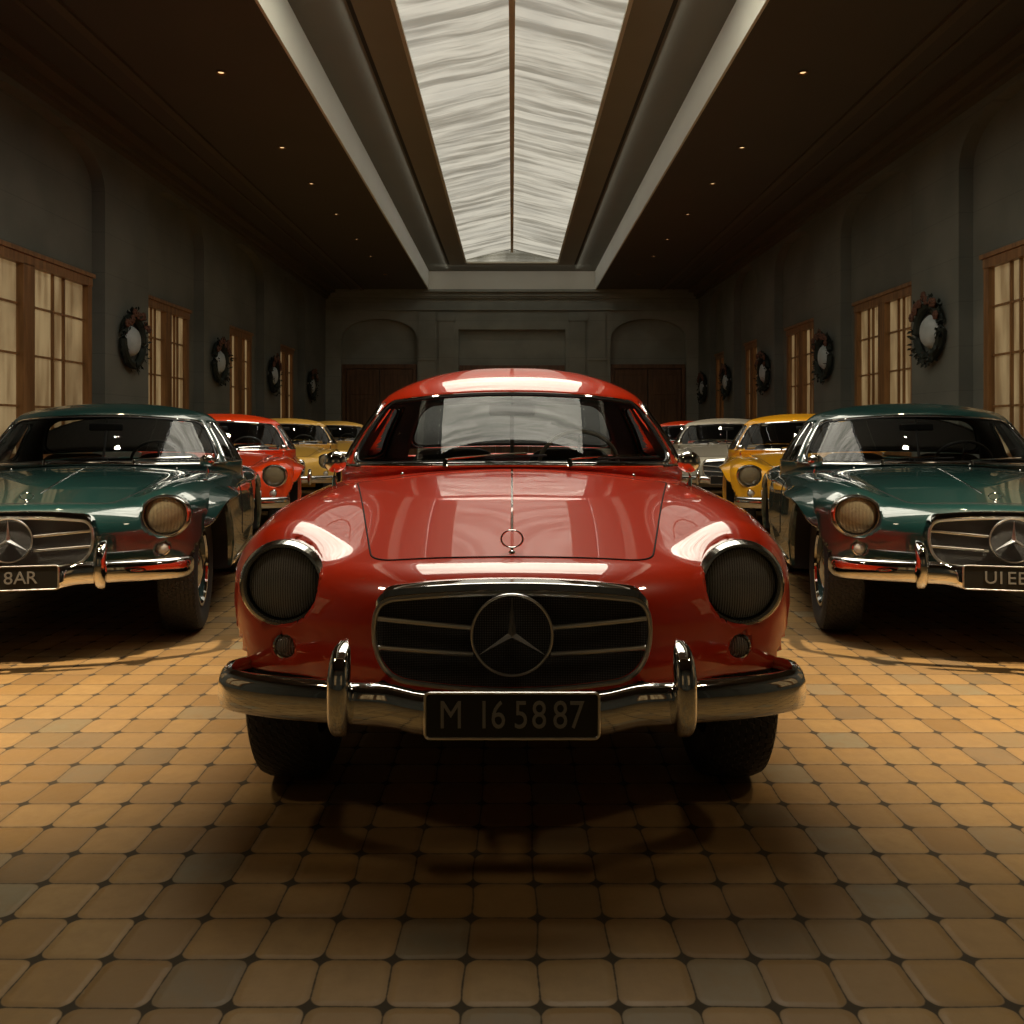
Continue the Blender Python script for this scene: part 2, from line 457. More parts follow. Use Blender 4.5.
def arched_wall(name, side, recs, z_spring=4.10, z_crown=4.72, zb=0.0):
    """long wall whose front face stands PIER in front of arched recesses"""
    mbx = MB(); xf = side * (HW - PIER); xb = side * HW; xo = side * (HW + .25)
    mbx.box(min(xb, xo), max(xb, xo), Y0, Y1, 0, HC + .7)
    edges = [Y0] + [e for r in recs for e in r] + [Y1]
    for i in range(0, len(edges), 2):
        mbx.box(min(xf, xb), max(xf, xb), edges[i], edges[i + 1], 0, HC)
    for a, b_ in recs:
        n = 28; c = (a + b_) / 2; hw = (b_ - a) / 2; arc = []
        for k in range(n + 1):
            q = PI * k / n; yy = c - hw * math.copysign(abs(math.cos(q)) ** .8, math.cos(q)); arc.append((yy, z_spring + (z_crown - z_spring) * math.sin(q) ** .8))
        vs = []; fs = []
        for (yy, zz) in arc:
            vs += [(xf, yy, zz), (xf, yy, HC), (xb, yy, zz)]
        for k in range(n):
            A = 3 * k; B = 3 * (k + 1)
            fs += [(A, B, B + 1, A + 1), (A, A + 2, B + 2, B)]
        mbx.add(vs, fs)
    return S(name, mbx, M['wall'])

recL = [(-3.2, -1.4), (0.6, 2.5), (4.2, 6.1), (7.85, 10.9), (12.2, 14.40), (15.7, 17.9), (19.15, 21.4)]
recR = [(-3.2, -1.4), (0.4, 2.3), (4.0, 5.9), (7.35, 9.93), (11.1, 13.50), (14.7, 16.9), (18.1, 20.0), (20.95, 22.4)]
arched_wall('wall_left', -1, recL)
arched_wall('wall_right', 1, recR)
def end_wall():
    mbx = MB(); D = Y1
    mbx.box(-HW - .25, HW + .25, D, D + .25, 0, HC + .7)
    fr = D - .22
    rec = [(-4.80, -2.66, 3.5, 4.22), (-1.5, 1.5, 3.92, 3.92), (2.76, 4.9, 3.5, 4.22)]
    xs = [-HW] + [e for r in rec for e in r[:2]] + [HW]
    for i in range(0, len(xs), 2): mbx.box(xs[i], xs[i + 1], fr, D, 0, HC)
    for a, b_, zs, zc in rec:
        n = 28; c = (a + b_) / 2; hw = (b_ - a) / 2; vs = []; fs = []
        for k in range(n + 1):
            q = PI * k / n; xx = c - hw * math.cos(q); zz = zs + (zc - zs) * math.sin(q) ** .7 if zc > zs else zs
            vs += [(xx, fr, zz), (xx, fr, HC), (xx, D, zz)]
        for k in range(n):
            A = 3 * k; B = 3 * (k + 1); fs += [(A, A + 1, B + 1, B), (A, B, B + 2, A + 2)]
        mbx.add(vs, fs)
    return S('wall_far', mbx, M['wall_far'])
end_wall()
S('wall_back', MB().box(-HW - .25, HW + .25, Y0 - .25, Y0, 0, HC + .7), M['wall'])

# ceiling: low side slabs, long coffer with a glazed roof light in the middle
CX, CY0, CY1, CZ = 2.30, 1.0, 23.5, 5.50
SX, SY0, SY1 = 1.23, 3.4, 22.2
cb = MB()
cb.box(-HW - .2, -CX - .03, Y0, Y1, HC, HC + .12).box(CX + .03, HW + .2, Y0, Y1, HC, HC + .12)
cb.box(-CX - .03, CX + .03, Y0, CY0 - .03, HC, HC + .12).box(-CX - .03, CX + .03, CY1 + .03, Y1, HC, HC + .12)
S('ceiling', cb, M['ceiling'])
cf = MB()
cf.box(-CX - .03, -CX, CY0, CY1, HC - .012, CZ).box(CX, CX + .03, CY0, CY1, HC - .012, CZ)
cf.box(-CX - .03, CX + .03, CY0 - .03, CY0, HC - .012, CZ).box(-CX - .03, CX + .03, CY1, CY1 + .03, HC - .012, CZ)
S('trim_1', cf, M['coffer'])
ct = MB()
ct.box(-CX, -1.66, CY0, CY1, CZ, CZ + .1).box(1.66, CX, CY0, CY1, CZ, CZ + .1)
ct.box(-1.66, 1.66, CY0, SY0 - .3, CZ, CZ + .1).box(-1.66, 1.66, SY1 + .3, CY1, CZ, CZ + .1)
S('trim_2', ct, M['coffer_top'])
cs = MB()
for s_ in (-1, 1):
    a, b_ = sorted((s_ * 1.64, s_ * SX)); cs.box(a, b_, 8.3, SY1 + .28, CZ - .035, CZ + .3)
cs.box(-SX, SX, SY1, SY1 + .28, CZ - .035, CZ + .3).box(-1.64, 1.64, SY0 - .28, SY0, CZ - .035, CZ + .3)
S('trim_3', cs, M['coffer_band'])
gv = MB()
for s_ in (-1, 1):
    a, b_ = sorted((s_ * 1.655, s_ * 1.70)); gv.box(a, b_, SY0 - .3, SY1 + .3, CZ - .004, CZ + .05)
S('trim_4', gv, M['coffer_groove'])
# hidden cove strips washing the coffer sides
def cove(x, y, sx, sy, rot, e):
    ld = bpy.data.lights.new('cove_light', 'AREA'); ld.shape = 'RECTANGLE'; ld.size = sx; ld.size_y = sy; ld.energy = e; ld.color = (1.0, .97, .86)
    lo = bpy.data.objects.new('cove_light', ld); COL.objects.link(lo); lo.location = (x, y, CZ - .05); lo.rotation_euler = rot
for s_ in (-1, 1):
    cove(s_ * 1.71, 12.4, .03, 21.5, (0, -s_ * DGC(68), 0), COVE)
cove(0, SY1 + .36, 4.2, .03, (DGC(68), 0, 0), COVE * .22)
# cornices
for k, s_ in ((5, -1), (6, 1)):
    c_ = MB(); xw = HW - PIER
    for (dx, z0, z1) in ((.10, 4.78, 4.83), (.17, 4.83, 4.93), (.34, 4.93, 5.0)):
        a, b_ = sorted((s_ * xw, s_ * (xw - dx))); c_.box(a, b_, Y0, Y1 - .22, z0, z1)
    a, b_ = sorted((s_ * 4.1, s_ * 4.2)); c_.box(a, b_, Y0, Y1 - .22, 4.965, 5.0)
    a, b_ = sorted((s_ * 4.45, s_ * 4.50)); c_.box(a, b_, Y0, Y1 - .22, 4.975, 5.0)
    S('trim_%d' % k, c_, M['cornice'])
c_ = MB()
for (dy, z0, z1) in ((.08, 4.45, 4.50), (.10, 4.78, 4.83), (.17, 4.83, 4.93), (.30, 4.93, 5.0)):
    c_.box(-HW + PIER, HW - PIER, Y1 - .22 - dy, Y1 - .22, z0, z1)
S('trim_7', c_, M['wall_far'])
# flat pilaster strips of the far wall
pl_ = MB()
for s_ in (-1, 1):
    a, b_ = sorted((s_ * 1.62, s_ * 2.05)); pl_.box(a, b_, Y1 - .28, Y1 - .22, 0, 4.40); pl_.box(a - .04, b_ + .04, Y1 - .31, Y1 - .22, 4.15, 4.30)
    a, b_ = sorted((s_ * 2.15, s_ * 2.62)); pl_.box(a, b_, Y1 - .26, Y1 - .22, 0, 4.40)
    pl_.box(a - .03, b_ + .03, Y1 - .29, Y1 - .22, 3.05, 3.14)
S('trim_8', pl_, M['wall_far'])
for k, s_ in enumerate((-1, 1)):
    b0 = MB(); a, b_ = sorted((s_ * (HW - PIER), s_ * (HW - PIER - .02)))
    for e0, e1 in zip([Y0] + [r[1] for r in (recL if s_ < 0 else recR)], [r[0] for r in (recL if s_ < 0 else recR)] + [Y1 - .22]):
        b0.box(a, b_, e0, e1, 0, .22)
    S('baseboard_left' if s_ < 0 else 'baseboard_right', b0, M['wall'])

# roof light: gabled ribbed glazing, ridge beam, frame
sk = empty('window_1', (0, (SY0 + SY1) / 2, CZ)); sk['kind'] = 'structure'
RZ = 0.33; yl = (SY1 - SY0) / 2
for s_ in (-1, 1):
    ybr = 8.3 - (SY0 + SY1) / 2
    for ya, yb_, mm_ in ((-yl, ybr, 'skyboost'), (ybr, yl, 'skyglass')):
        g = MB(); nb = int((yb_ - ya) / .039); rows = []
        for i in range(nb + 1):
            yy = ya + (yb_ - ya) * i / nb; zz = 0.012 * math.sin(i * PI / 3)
            rows.append([(s_ * (.025 if yb_ == yl else 0), yy, RZ + zz), (s_ * (SX if yb_ == yl else 1.64), yy, .05 + zz)])  # unseen near bays widened, no ridge gap, to broaden the mirrored highlights
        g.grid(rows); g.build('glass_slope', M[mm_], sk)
g = MB(); g.add([(-SX, yl, 0), (SX, yl, 0), (SX, yl, .05), (0, yl, RZ), (-SX, yl, .05)], [(0, 1, 2, 3, 4)]); g.add([(-SX, -yl, 0), (SX, -yl, 0), (SX, -yl, .05), (0, -yl, RZ), (-SX, -yl, .05)], [(0, 1, 2, 3, 4)])
g.build('gable_end', M['skyglass'], sk, smooth=False)
MB().box(-.035, .035, ybr, yl, RZ - .085, RZ + .03).build('ridge_beam', M['ridge'], sk, smooth=False)
fr = MB()
for s_ in (-1, 1):
    a, b_ = sorted((s_ * SX, s_ * (SX - .045))); fr.box(a, b_, ybr, yl, -.05, -.015); fr.box(*sorted((s_ * (SX - .02), s_ * (SX - .0))), ybr, yl, -.01, .06)
    fr.box(-SX, SX, s_ * yl - .09, s_ * yl + .0, -.05, -.01)
fr.build('skylight_frame', M['skyframe'], sk, smooth=False)

# wall windows
def wall_window(n, side, y0, y1, leaf_gap=.22, z0=0.75, z1=3.02):
    r = empty('window_%d' % n, (side * HW, (y0 + y1) / 2, z0)); r['kind'] = 'structure'
    L = (y1 - y0) / 2; H = z1 - z0; d = -side
    def bx(mbx, ya, yb, za, zb, t0, t1):
        a, b_ = sorted((d * t0, d * t1)); mbx.box(a, b_, ya, yb, za, zb)
    f = MB()
    bx(f, -L, -L + .10, 0, H, 0, .09); bx(f, L - .10, L, 0, H, 0, .09); bx(f, -L, L, H - .11, H, 0, .10); bx(f, -L, L, 0, .10, 0, .10)
    bx(f, -L - .04, L + .04, H, H + .05, 0, .12)
    bx(f, -leaf_gap / 2, leaf_gap / 2, .1, H - .1, 0, .10)
    f.build('window_frame', M['oak'], r, smooth=False)
    g_ = MB(); bars = MB()
    for a, b_ in ((-L + .10, -leaf_gap / 2), (leaf_gap / 2, L - .10)):
        bx(g_, a, b_, .1, H - .1, .0, .02)
        wdt = b_ - a
        for q in (.40, .60): bx(bars, a + wdt * q - .014, a + wdt * q + .014, .1, H - .1, .02, .05)
        for q in (.27, .52, .76): bx(bars, a, b_, H * q - .012, H * q + .012, .02, .045)
    g_.build('window_pane', M['glow'], r, smooth=False)
    bars.build('glazing_bar', M['oak'], r, smooth=False)
wn = 2
for a, b_ in ((7.9, 10.72), (12.25, 13.95), (15.75, 17.3), (19.2, 20.6)):
    wall_window(wn, -1, a, b_); wn += 1
for a, b_ in ((7.4, 9.55), (11.2, 13.15), (14.75, 16.4), (18.2, 19.3), (21.0, 22.1)):
    wall_window(wn, 1, a, b_); wn += 1
# windows behind the camera, seen only mirrored in chrome and glass
for a, b_, s_ in ((4.3, 6.0, -1), (4.1, 5.8, 1), (.7, 2.4, -1), (.5, 2.2, 1)):
    wall_window(wn, s_, a, b_); wn += 1

for xx in (-2.6, 2.6):      # two unseen lit windows added on the back wall to brighten the chrome
    wall_window(wn, -1, -1.0, 1.0); r_ = bpy.data.objects['window_%d' % wn]; r_.location = (xx, Y0 + .01, .75); r_.rotation_euler = (0, 0, PI / 2); wn += 1

def far_door(n, x0, x1, z1, leaves):
    r = empty('door_%d' % n, ((x0 + x1) / 2, Y1 - .1, 0)); r['kind'] = 'structure'; L = (x1 - x0) / 2
    f = MB(); f.box(-L, -L + .1, -.04, .1, 0, z1).box(L - .1, L, -.04, .1, 0, z1).box(-L + .1, L - .1, -.04, .1, z1 - .12, z1)
    f.build('door_frame', M['doorwood'], r, smooth=False)
    wd = (2 * L - .2) / leaves
    for k in range(leaves):
        a = -L + .1 + k * wd; d = MB(); d.box(a + .01, a + wd - .01, .0, .06, .01, z1 - .13)
        for (p0, p1) in ((.15, .95), (1.1, 1.95), (2.1, z1 - .3)):
            d.box(a + .14, a + wd - .14, -.02, .0, p0, p1)
        leaf = d.build('door_leaf', M['doorwood'], r, smooth=False, bevel=.008)
        MB().ball((a + (wd - .1 if k == 0 else .1), -.05, 1.05), .035).build('door_knob', M['satin'], leaf)
far_door(1, -4.78, -2.68, 2.95, 2)
far_door(2, 2.78, 4.88, 2.95, 2)
far_door(3, -1.48, 1.48, 2.92, 3)

# ------------------------------------------------------------------ recessed lamps (two rows)
def downlight(x, y, energy, aim, label, visible=True):
    r = empty('recessed_downlight', (x, y, HC))
    tag(r, label, 'ceiling light', 'recessed lamps in the side ceilings')
    MB().lathe([(.030, .0), (.052, -.004), (.056, -.014), (.048, -.018), (.034, -.010), (.030, .0)], axis='z', seg=20).build('trim_ring', M['lampring'], r)
    MB().lathe([(.0, -.006), (.020, -.006), (.032, -.003)], axis='z', seg=16).build('bulb', M['warm'], r)
    if energy > 0:
        ld = bpy.data.lights.new('lamp_light', 'SPOT'); ld.energy = energy; ld.color = (1.0, 0.80, 0.54)
        ld.spot_size = math.radians(42 if 2 < y < 4 else 58); ld.spot_blend = 1.0; ld.shadow_soft_size = .07 if y > 4 else (.10 if y > 2 else .22)
        lo = bpy.data.objects.new('lamp_light', ld); COL.objects.link(lo); lo.parent = r; lo.location = (0, 0, -.03)
        lo.rotation_euler = (Vector(aim) - Vector((x, y, HC - .03))).to_track_quat('-Z', 'Y').to_euler()
ORD = ['nearest', 'second', 'third', 'fourth', 'fifth', 'sixth', 'seventh']
lampy = [9.24, 11.69, 13.4, 15.3, 17.3, 19.0, 21.2]
for k, yy in enumerate(lampy):
    for s_, nm in ((-1, 'left'), (1, 'right')):
        downlight(s_ * 3.17, yy, SPOT_W * 1.6, (s_ * 2.4, yy + 1.2, 0), 'small warm recessed lamp, %s one in view in the %s ceiling' % (ORD[k], nm))
for yy, e, ax in ((1.1, .9, 1.0), (3.0, 19.0, 2.25), (5.1, 1.0, 2.1), (7.2, .8, 2.8)):
    for s_, nm in ((-1, 'left'), (1, 'right')):
        downlight(s_ * 3.17, yy, SPOT_W * e, (s_ * ax, yy + (.55 if 2 < yy < 4 else .9 if yy > 2 else 2.2), 0), 'small warm recessed lamp above the %s row of cars near the viewer' % nm)

# ------------------------------------------------------------------ wreaths between the windows
def wreath(side, y, z, label):
    rnd = random.Random(int(y * 100) + (side > 0))
    r = empty('wall_wreath', (side * (HW - PIER), y, z)); d = -side
    tag(r, label, 'wreath', 'wreaths between the side windows')
    MB().tube([(d * .07, .30 * math.cos(q), .33 * math.sin(q)) for q in [2 * PI * k / 24 for k in range(24)]], .055, seg=8, closed=True).build('wreath_ring', M['leaf'], r)
    lf = MB()
    for k in range(150):
        q = rnd.uniform(0, 2 * PI); rr = rnd.uniform(.25, .38); c = Vector((d * rnd.uniform(.05, .15), rr * math.cos(q), rr * 1.1 * math.sin(q)))
        dr = Vector((d * rnd.uniform(-.2, 1), math.cos(q + rnd.uniform(-1, 1)), math.sin(q + rnd.uniform(-1, 1)))).normalized() * rnd.uniform(.05, .09)
        sd = dr.cross(Vector((rnd.random(), rnd.random(), rnd.random()))).normalized() * .018
        lf.add([c, c + dr * .5 + sd, c + dr, c + dr * .5 - sd], [(0, 1, 2, 3)])
    lf.build('foliage', M['leaf'], r, smooth=False, recalc=False)['kind'] = 'stuff'
    for k in range(9):
        q = PI / 2 + (k - 4) * .26 + rnd.uniform(-.08, .08); rr = rnd.uniform(.30, .40); b0 = MB(); c = (d * .14, rr * math.cos(q), rr * 1.1 * math.sin(q))
        for j in range(6):
            a = 2 * PI * j / 6; b0.ball((c[0], c[1] + .032 * math.cos(a), c[2] + .032 * math.sin(a)), (.020, .028, .028), 8, 5)
        b0.ball((c[0] + d * .015, c[1], c[2]), .02, 8, 5); b0.build('blossom', M['bloom'], r)
    MB().lathe([(0, d * .14), (.09, d * .135), (.16, d * .11), (.205, d * .06), (.215, 0)], axis='x', seg=24).build('pale_rosette', M['disc_pale'], r)
for k, (yy, zz) in enumerate(((11.55, 2.31), (15.0, 2.3), (18.4, 2.28), (21.9, 2.25))):
    wreath(-1, yy, zz, 'dark foliage wreath with pale centre, %s from the front on the left wall' % ORD[k].replace('nearest', 'first'))
for k, (yy, zz) in enumerate(((10.5, 2.32), (14.05, 2.31), (17.4, 2.28), (20.45, 2.26), (22.95, 2.24))):
    wreath(1, yy, zz, 'dark foliage wreath with pale centre, %s from the front on the right wall' % ORD[k].replace('nearest', 'first'))

# ------------------------------------------------------------------ car body field
WF, WR, WX, TR = 0.66, 3.06, 0.675, 0.335      # front axle, rear axle, wheel centre x, tyre radius
def rmax(a, b_, r):
    return np.minimum(np.maximum(a, b_), -r) + np.sqrt(np.maximum(a + r, 0) ** 2 + np.maximum(b_ + r, 0) ** 2)
def smin(a, b_, k):
    h = np.clip(.5 + .5 * (b_ - a) / k, 0, 1); return b_ + (a - b_) * h - k * h * (1 - h)
top_s = spline([-.3, .10, .30, .6, 1.0, 1.42, 1.9, 2.5, 3.1, 3.7, 4.3], [.68, .735, .768, .822, .892, .942, .945, .925, .90, .83, .70])
fz_s = spline([-.2, .25, .5, .8, 1.15, 1.55, 2.0, 2.5, 3.0, 3.4, 3.9, 4.3], [.60, .64, .667, .680, .676, .655, .635, .635, .655, .66, .60, .50])
fx_s = spline([-.2, .25, .8, 1.4, 2.2, 3.0, 3.7, 4.3], [.620, .634, .668, .672, .668, .675, .650, .60])
def F(x, y, z):
    P = np.abs(x)
    tp = z - (top_s(y) - .05 * (P / .6) ** 2)
    side = P - (.865 - .10 * np.clip(z - .55, 0, 1) - .25 * np.clip(.42 - z, 0, 1))
    yf = .055 + .34 * (P / .6) ** 2.6 * .5 + .5 * np.clip(.50 - z, 0, 1) ** 1.4
    hull = rmax(tp, yf - y, .13)
    hull = rmax(hull, side, .10)
    hull = rmax(hull, y - 4.22 + .5 * np.clip(P - .3, 0, 1) ** 2, .22)
    # fender pontoon
    R = .172 + .020 * np.clip((y - .25) / .6, 0, 1) ** 2 * (3 - 2 * np.clip((y - .25) / .6, 0, 1))
    dx = P - fx_s(y); zt = fz_s(y); zc = np.clip(z, .30, None); dz = np.maximum(z - zt, 0)
    dy = np.maximum(.425 - y, 0) * (R / .165)
    q_ = np.clip((.62 - y) / .3, 0, 1)
    dyr = np.maximum(y - 3.95, 0) * (R / .25)
    fen = np.sqrt(dx ** 2 + dz ** 2 + dy ** 2 + dyr ** 2) - R
    f = smin(hull, fen, .085)
    f = rmax(f, .27 + .15 * q_ * q_ * (3 - 2 * q_) - z, .03)
    for wy in (WF, WR):
        cyl = np.sqrt((y - wy) ** 2 + (z - TR) ** 2) - .366
        f = rmax(f, -np.maximum(cyl, .50 - P), .008)
    # lamp bowls
    f = rmax(f, -np.maximum(np.sqrt((P - .637) ** 2 + (z - .672) ** 2) - .106, y - .365), .004)
    f = rmax(f, -np.maximum(np.sqrt((P - .625) ** 2 + (z - .503) ** 2) - .031, y - .29), .004)
    # cockpit
    cav = np.maximum(np.maximum(P - .60, np.abs(y - 2.16) - .55), .48 - z)
    f = rmax(f, -cav, .02)
    return f
def Fp(p): return F(p[:, 0], p[:, 1], p[:, 2])
def gradF(p, e=1.5e-3):
    g = np.zeros_like(p)
    for k in range(3):
        d = np.zeros(3); d[k] = e; g[:, k] = (Fp(p + d) - Fp(p - d)) / (2 * e)
    return g

def surface_nets(h=0.0165):
    X = np.arange(0, .97, h); X = np.concatenate([-X[:0:-1], X]) + h * .0; Y = np.arange(-.06, 4.36, h); Z = np.arange(.20, 1.06, h)
    G = F(X[:, None, None], Y[None, :, None], Z[None, None, :])
    nx, ny, nz = G.shape; sg = G < 0
    acc = np.zeros((nx - 1, ny - 1, nz - 1, 3)); cnt = np.zeros((nx - 1, ny - 1, nz - 1))
    corners = [(i, j, k) for i in (0, 1) for j in (0, 1) for k in (0, 1)]
    for c in corners:
        for ax in range(3):
            if c[ax] == 0:
                d = list(c); d[ax] = 1
                sl = lambda q: G[q[0]:q[0] + nx - 1, q[1]:q[1] + ny - 1, q[2]:q[2] + nz - 1]
                a = sl(c); b_ = sl(d); m_ = (a < 0) != (b_ < 0)
                t = np.where(m_, a / np.where(m_, a - b_, 1), 0)
                pos = [np.full(a.shape, float(c[q])) for q in range(3)]; pos[ax] = t
                for q in range(3): acc[..., q] += np.where(m_, pos[q], 0)
                cnt += m_
    act = cnt > 0; idx = np.full(act.shape, -1); idx[act] = np.arange(act.sum())
    I = np.argwhere(act); p = acc[act] / cnt[act][:, None]
    V = np.stack([X[I[:, 0]] + p[:, 0] * h, Y[I[:, 1]] + p[:, 1] * h, Z[I[:, 2]] + p[:, 2] * h], 1)
    quads = []
    for ax in range(3):
        s0 = [slice(1, n - 1) for n in (nx, ny, nz)]; s0[ax] = slice(0, (nx, ny, nz)[ax] - 1); s1 = list(s0); s1[ax] = slice(1, (nx, ny, nz)[ax])
        a = sg[tuple(s0)]; b_ = sg[tuple(s1)]
        E = np.argwhere(a != b_); off = [1, 1, 1]; off[ax] = 0; E = E + np.array(off)
        flip = a[a != b_]
        u, v = [q for q in range(3) if q != ax]
        def at(du, dv):
            q = E.copy(); q[:, u] -= du; q[:, v] -= dv; return idx[q[:, 0], q[:, 1], q[:, 2]]
        A, B, C_, D = at(1, 1), at(0, 1), at(0, 0), at(1, 0)
        q = np.stack([A, B, C_, D], 1); fl = flip if ax != 1 else ~flip
        q[~fl] = q[~fl][:, ::-1]; quads.append(q)
    Q = np.concatenate(quads)
    for _ in range(4):
        g = gradF(V); f = Fp(V); st = (f / np.maximum((g ** 2).sum(1), .05))[:, None] * g
        ln = np.linalg.norm(st, axis=1, keepdims=True); V = V - st * np.minimum(1, h * .5 / np.maximum(ln, 1e-9))
    N_ = gradF(V); N_ /= np.linalg.norm(N_, axis=1, keepdims=True) + 1e-9
    return V, Q, N_
BV, BQ, BN = surface_nets()

def zsurf(x, y, z0=1.05, z1=.35):
    """height of the body skin at x, y (from above)"""
    x = np.atleast_1d(np.asarray(x, float)); y = np.atleast_1d(np.asarray(y, float))
    zs = np.linspace(z0, z1, 120)
    G = F(x[:, None], y[:, None], zs[None, :]); out = np.full(x.shape, z1)
    for i in range(len(x)):
        k = np.argmax(G[i] < 0)
        if G[i, k] < 0 and k > 0:
            a, b_ = zs[k - 1], zs[k]
            for _ in range(22):
                c = .5 * (a + b_)
                if F(x[i:i + 1], y[i:i + 1], np.array([c]))[0] < 0: b_ = c
                else: a = c
            out[i] = a
    return out
def xsurf(y, z, sgn):
    y = np.asarray(y, float); z = np.asarray(z, float); a = np.full(y.shape, .98); b_ = np.full(y.shape, .62)
    for _ in range(26):
        c = .5 * (a + b_); ins = F(c, y, z) < 0; b_ = np.where(ins, c, b_); a = np.where(ins, a, c)
    return sgn * a

# cabin surface -------------------------------------------------------
NE = 2.75
def cab(th, t):
    """th 0 = front centre .. pi rear, signed; t 0 belt .. 1 roof edge .. 2 roof centre"""
    tt = min(t, 1.0); bul = .018 * math.sin(PI * max(0, tt))
    a = .825 - .178 * tt + bul; yf = 1.42 + .34 * tt - bul * .6; yr = 3.00 - .36 * tt + bul
    cs_, sn = math.cos(th), math.sin(th)
    yc = .5 * (yf + yr); hb = .5 * (yr - yf)
    x = a * math.copysign(abs(sn) ** (2 / NE), sn); y = yc - hb * math.copysign(abs(cs_) ** (2 / NE), cs_)
    z = .952 + .333 * tt - .040 * tt * (x / .6) ** 2 - .012 * (1 - tt) * abs(sn)
    if t > 1:
        rho = 2 - t; yc2 = yc + .02
        k = math.sin(rho * PI / 2) if rho < 1 else 1
        k = rho
        x *= k; y = yc2 + (y - yc2) * k
        z = z + (1.412 - z) * (1 - k ** 2.3) ** .80 if k < 1 else z
    return (x, y, z)
def arc_samples(t0, t1, n):
    q = np.linspace(t0, t1, 600); pts = np.array([cab(a, .5) for a in q]); L = np.r_[0, np.cumsum(np.linalg.norm(np.diff(pts, axis=0), axis=1))]
    return list(np.interp(np.linspace(0, L[-1], n + 1), L, q))
DG = math.radians
TW0, TW1, TS1, TS2 = DG(57), DG(62), DG(121), DG(138)
TB, TT = .03, .94        # glass bottom and top

def rounded_rect_ring(u0, u1, v0, v1, ru, rv, n=14, per=10):
    """points of a rectangle and of the same rectangle with rounded corners, matched one to one"""
    outer = []; inner = []
    C4 = [(u1, v1, 0), (u0, v1, 1), (u0, v0, 2), (u1, v0, 3)]
    for k, (u, v, q) in enumerate(C4):
        cu = u - ru if q in (0, 3) else u + ru; cv = v - rv if q in (0, 1) else v + rv
        for j in range(n + 1):
            a = q * PI / 2 + PI / 2 * j / n; ca, sa = math.cos(a), math.sin(a)
            inner.append((cu + ru * ca, cv + rv * sa)); m_ = max(abs(ca), abs(sa)); outer.append((cu + ru * ca / m_, cv + rv * sa / m_))
        nu, nv, nq = C4[(k + 1) % 4]; ncu = nu - ru if nq in (0, 3) else nu + ru; ncv = nv - rv if nq in (0, 1) else nv + rv
        e = inner[-1]; a = (q + 1) * PI / 2; s2 = (ncu + ru * math.cos(a), ncv + rv * math.sin(a))
        for j in range(1, per * 3):
            f_ = j / (per * 3); pt = (e[0] + (s2[0] - e[0]) * f_, e[1] + (s2[1] - e[1]) * f_); inner.append(pt); outer.append(pt)
    return outer, inner

def cab_window(name, th0, th1, parent, warp, paintm, t0=TB, t1=TT, ru=.12, rv=.16, frame='chrome', fr_r=.0075):
    outer, inner = rounded_rect_ring(th0, th1, t0, t1, ru, rv)
    strip = MB(); strip.grid([[cab(*p) for p in outer], [cab(*p) for p in inner]], closed_u=True)
    so = strip.face_out().build(name + '_surround', [paintm, M['interior']], parent, warp=warp, recalc=False)
    sd_ = so.modifiers.new('thick', 'SOLIDIFY'); sd_.thickness = .012; sd_.material_offset = 1
    gl = MB(); c = ((th0 + th1) / 2, (t0 + t1) / 2); rows = []
    for k in range(15):
        f_ = k / 14; rows.append([cab(c[0] + (p[0] - c[0]) * f_, c[1] + (p[1] - c[1]) * f_) for p in inner])
    gl.grid(rows, closed_u=True); go = gl.build(name, M['glass'], parent, warp=warp)
    MB().tube([cab(*p) for p in inner], fr_r, seg=8, closed=True).build('glass_frame' if frame == 'chrome' else 'rubber_seal', M[frame], go, warp=warp)
    MB().tube([tuple(np.array(cab(p[0] + (c[0] - p[0]) * .035, p[1] + (c[1] - p[1]) * .035))) for p in inner], fr_r * .95, seg=6, closed=True).build('inner_seal', M['rubber'], go, warp=warp)
    return go

def patch_ring(bpts, nr, proj, lift=.0022, skirt=.006, ctr=None):
    B = np.array(bpts); c = B.mean(0) if ctr is None else np.array(ctr); rows = []
    for k in range(nr + 1):
        f_ = k / nr; rows.append(c + (B - c) * f_)
    allp = np.concatenate(rows); P3 = proj(allp); n = gradF(P3); n /= np.linalg.norm(n, axis=1, keepdims=True)
    up = P3 + n * lift; dn = P3[-len(B):] - n[-len(B):] * skirt
    return up, dn, n, len(B)

def round_poly(pts, r, n=8, per=16):
    out = []; P = [Vector(p) for p in pts]; N_ = len(P)
    cors = []
    for i in range(N_):
        a, b_, c = P[i - 1], P[i], P[(i + 1) % N_]; ri = r[i] if isinstance(r, (list, tuple)) else r
        s_ = b_ + (a - b_).normalized() * ri; e = b_ + (c - b_).normalized() * ri
        cors.append([(s_ * (1 - q) ** 2 + b_ * 2 * q * (1 - q) + e * q * q) for q in [j / n for j in range(n + 1)]])
    for i in range(N_):
        out += cors[i]; e = cors[i][-1]; s_ = cors[(i + 1) % N_][0]
        k = max(1, int((s_ - e).length / .03))
        out += [e.lerp(s_, j / k) for j in range(1, k)]
    return [tuple(q) for q in out]

# length / height shaping for the shorter, lower cars of the two rows
def make_warp(short):
    if not short: return (lambda p: p), (lambda y, z: (1.0, 1.0))
    def wy(y):
        y = np.asarray(y, float)
        return y - .50 * (np.clip(y, 1.95, 2.66) - 1.95) - .55 * np.clip(y - 3.46, 0, 9)
    def wz(z):
        z = np.asarray(z, float); return z - .285 * (np.clip(z, .72, .952) - .72) - .02 * np.clip(z - .952, 0, .333) - .42 * np.clip(z - 1.285, 0, 9)
    def wp(p):
        q = np.array(p, float).copy(); q[:, 1] = wy(p[:, 1]); q[:, 2] = wz(p[:, 2]); return q
    def sc(y, z):
        sy = np.where((y > 1.95) & (y < 2.66), .50, np.where(y > 3.46, .45, 1.)); sz = np.where(z > .72, .715, 1.); return sy, sz
    return wp, sc

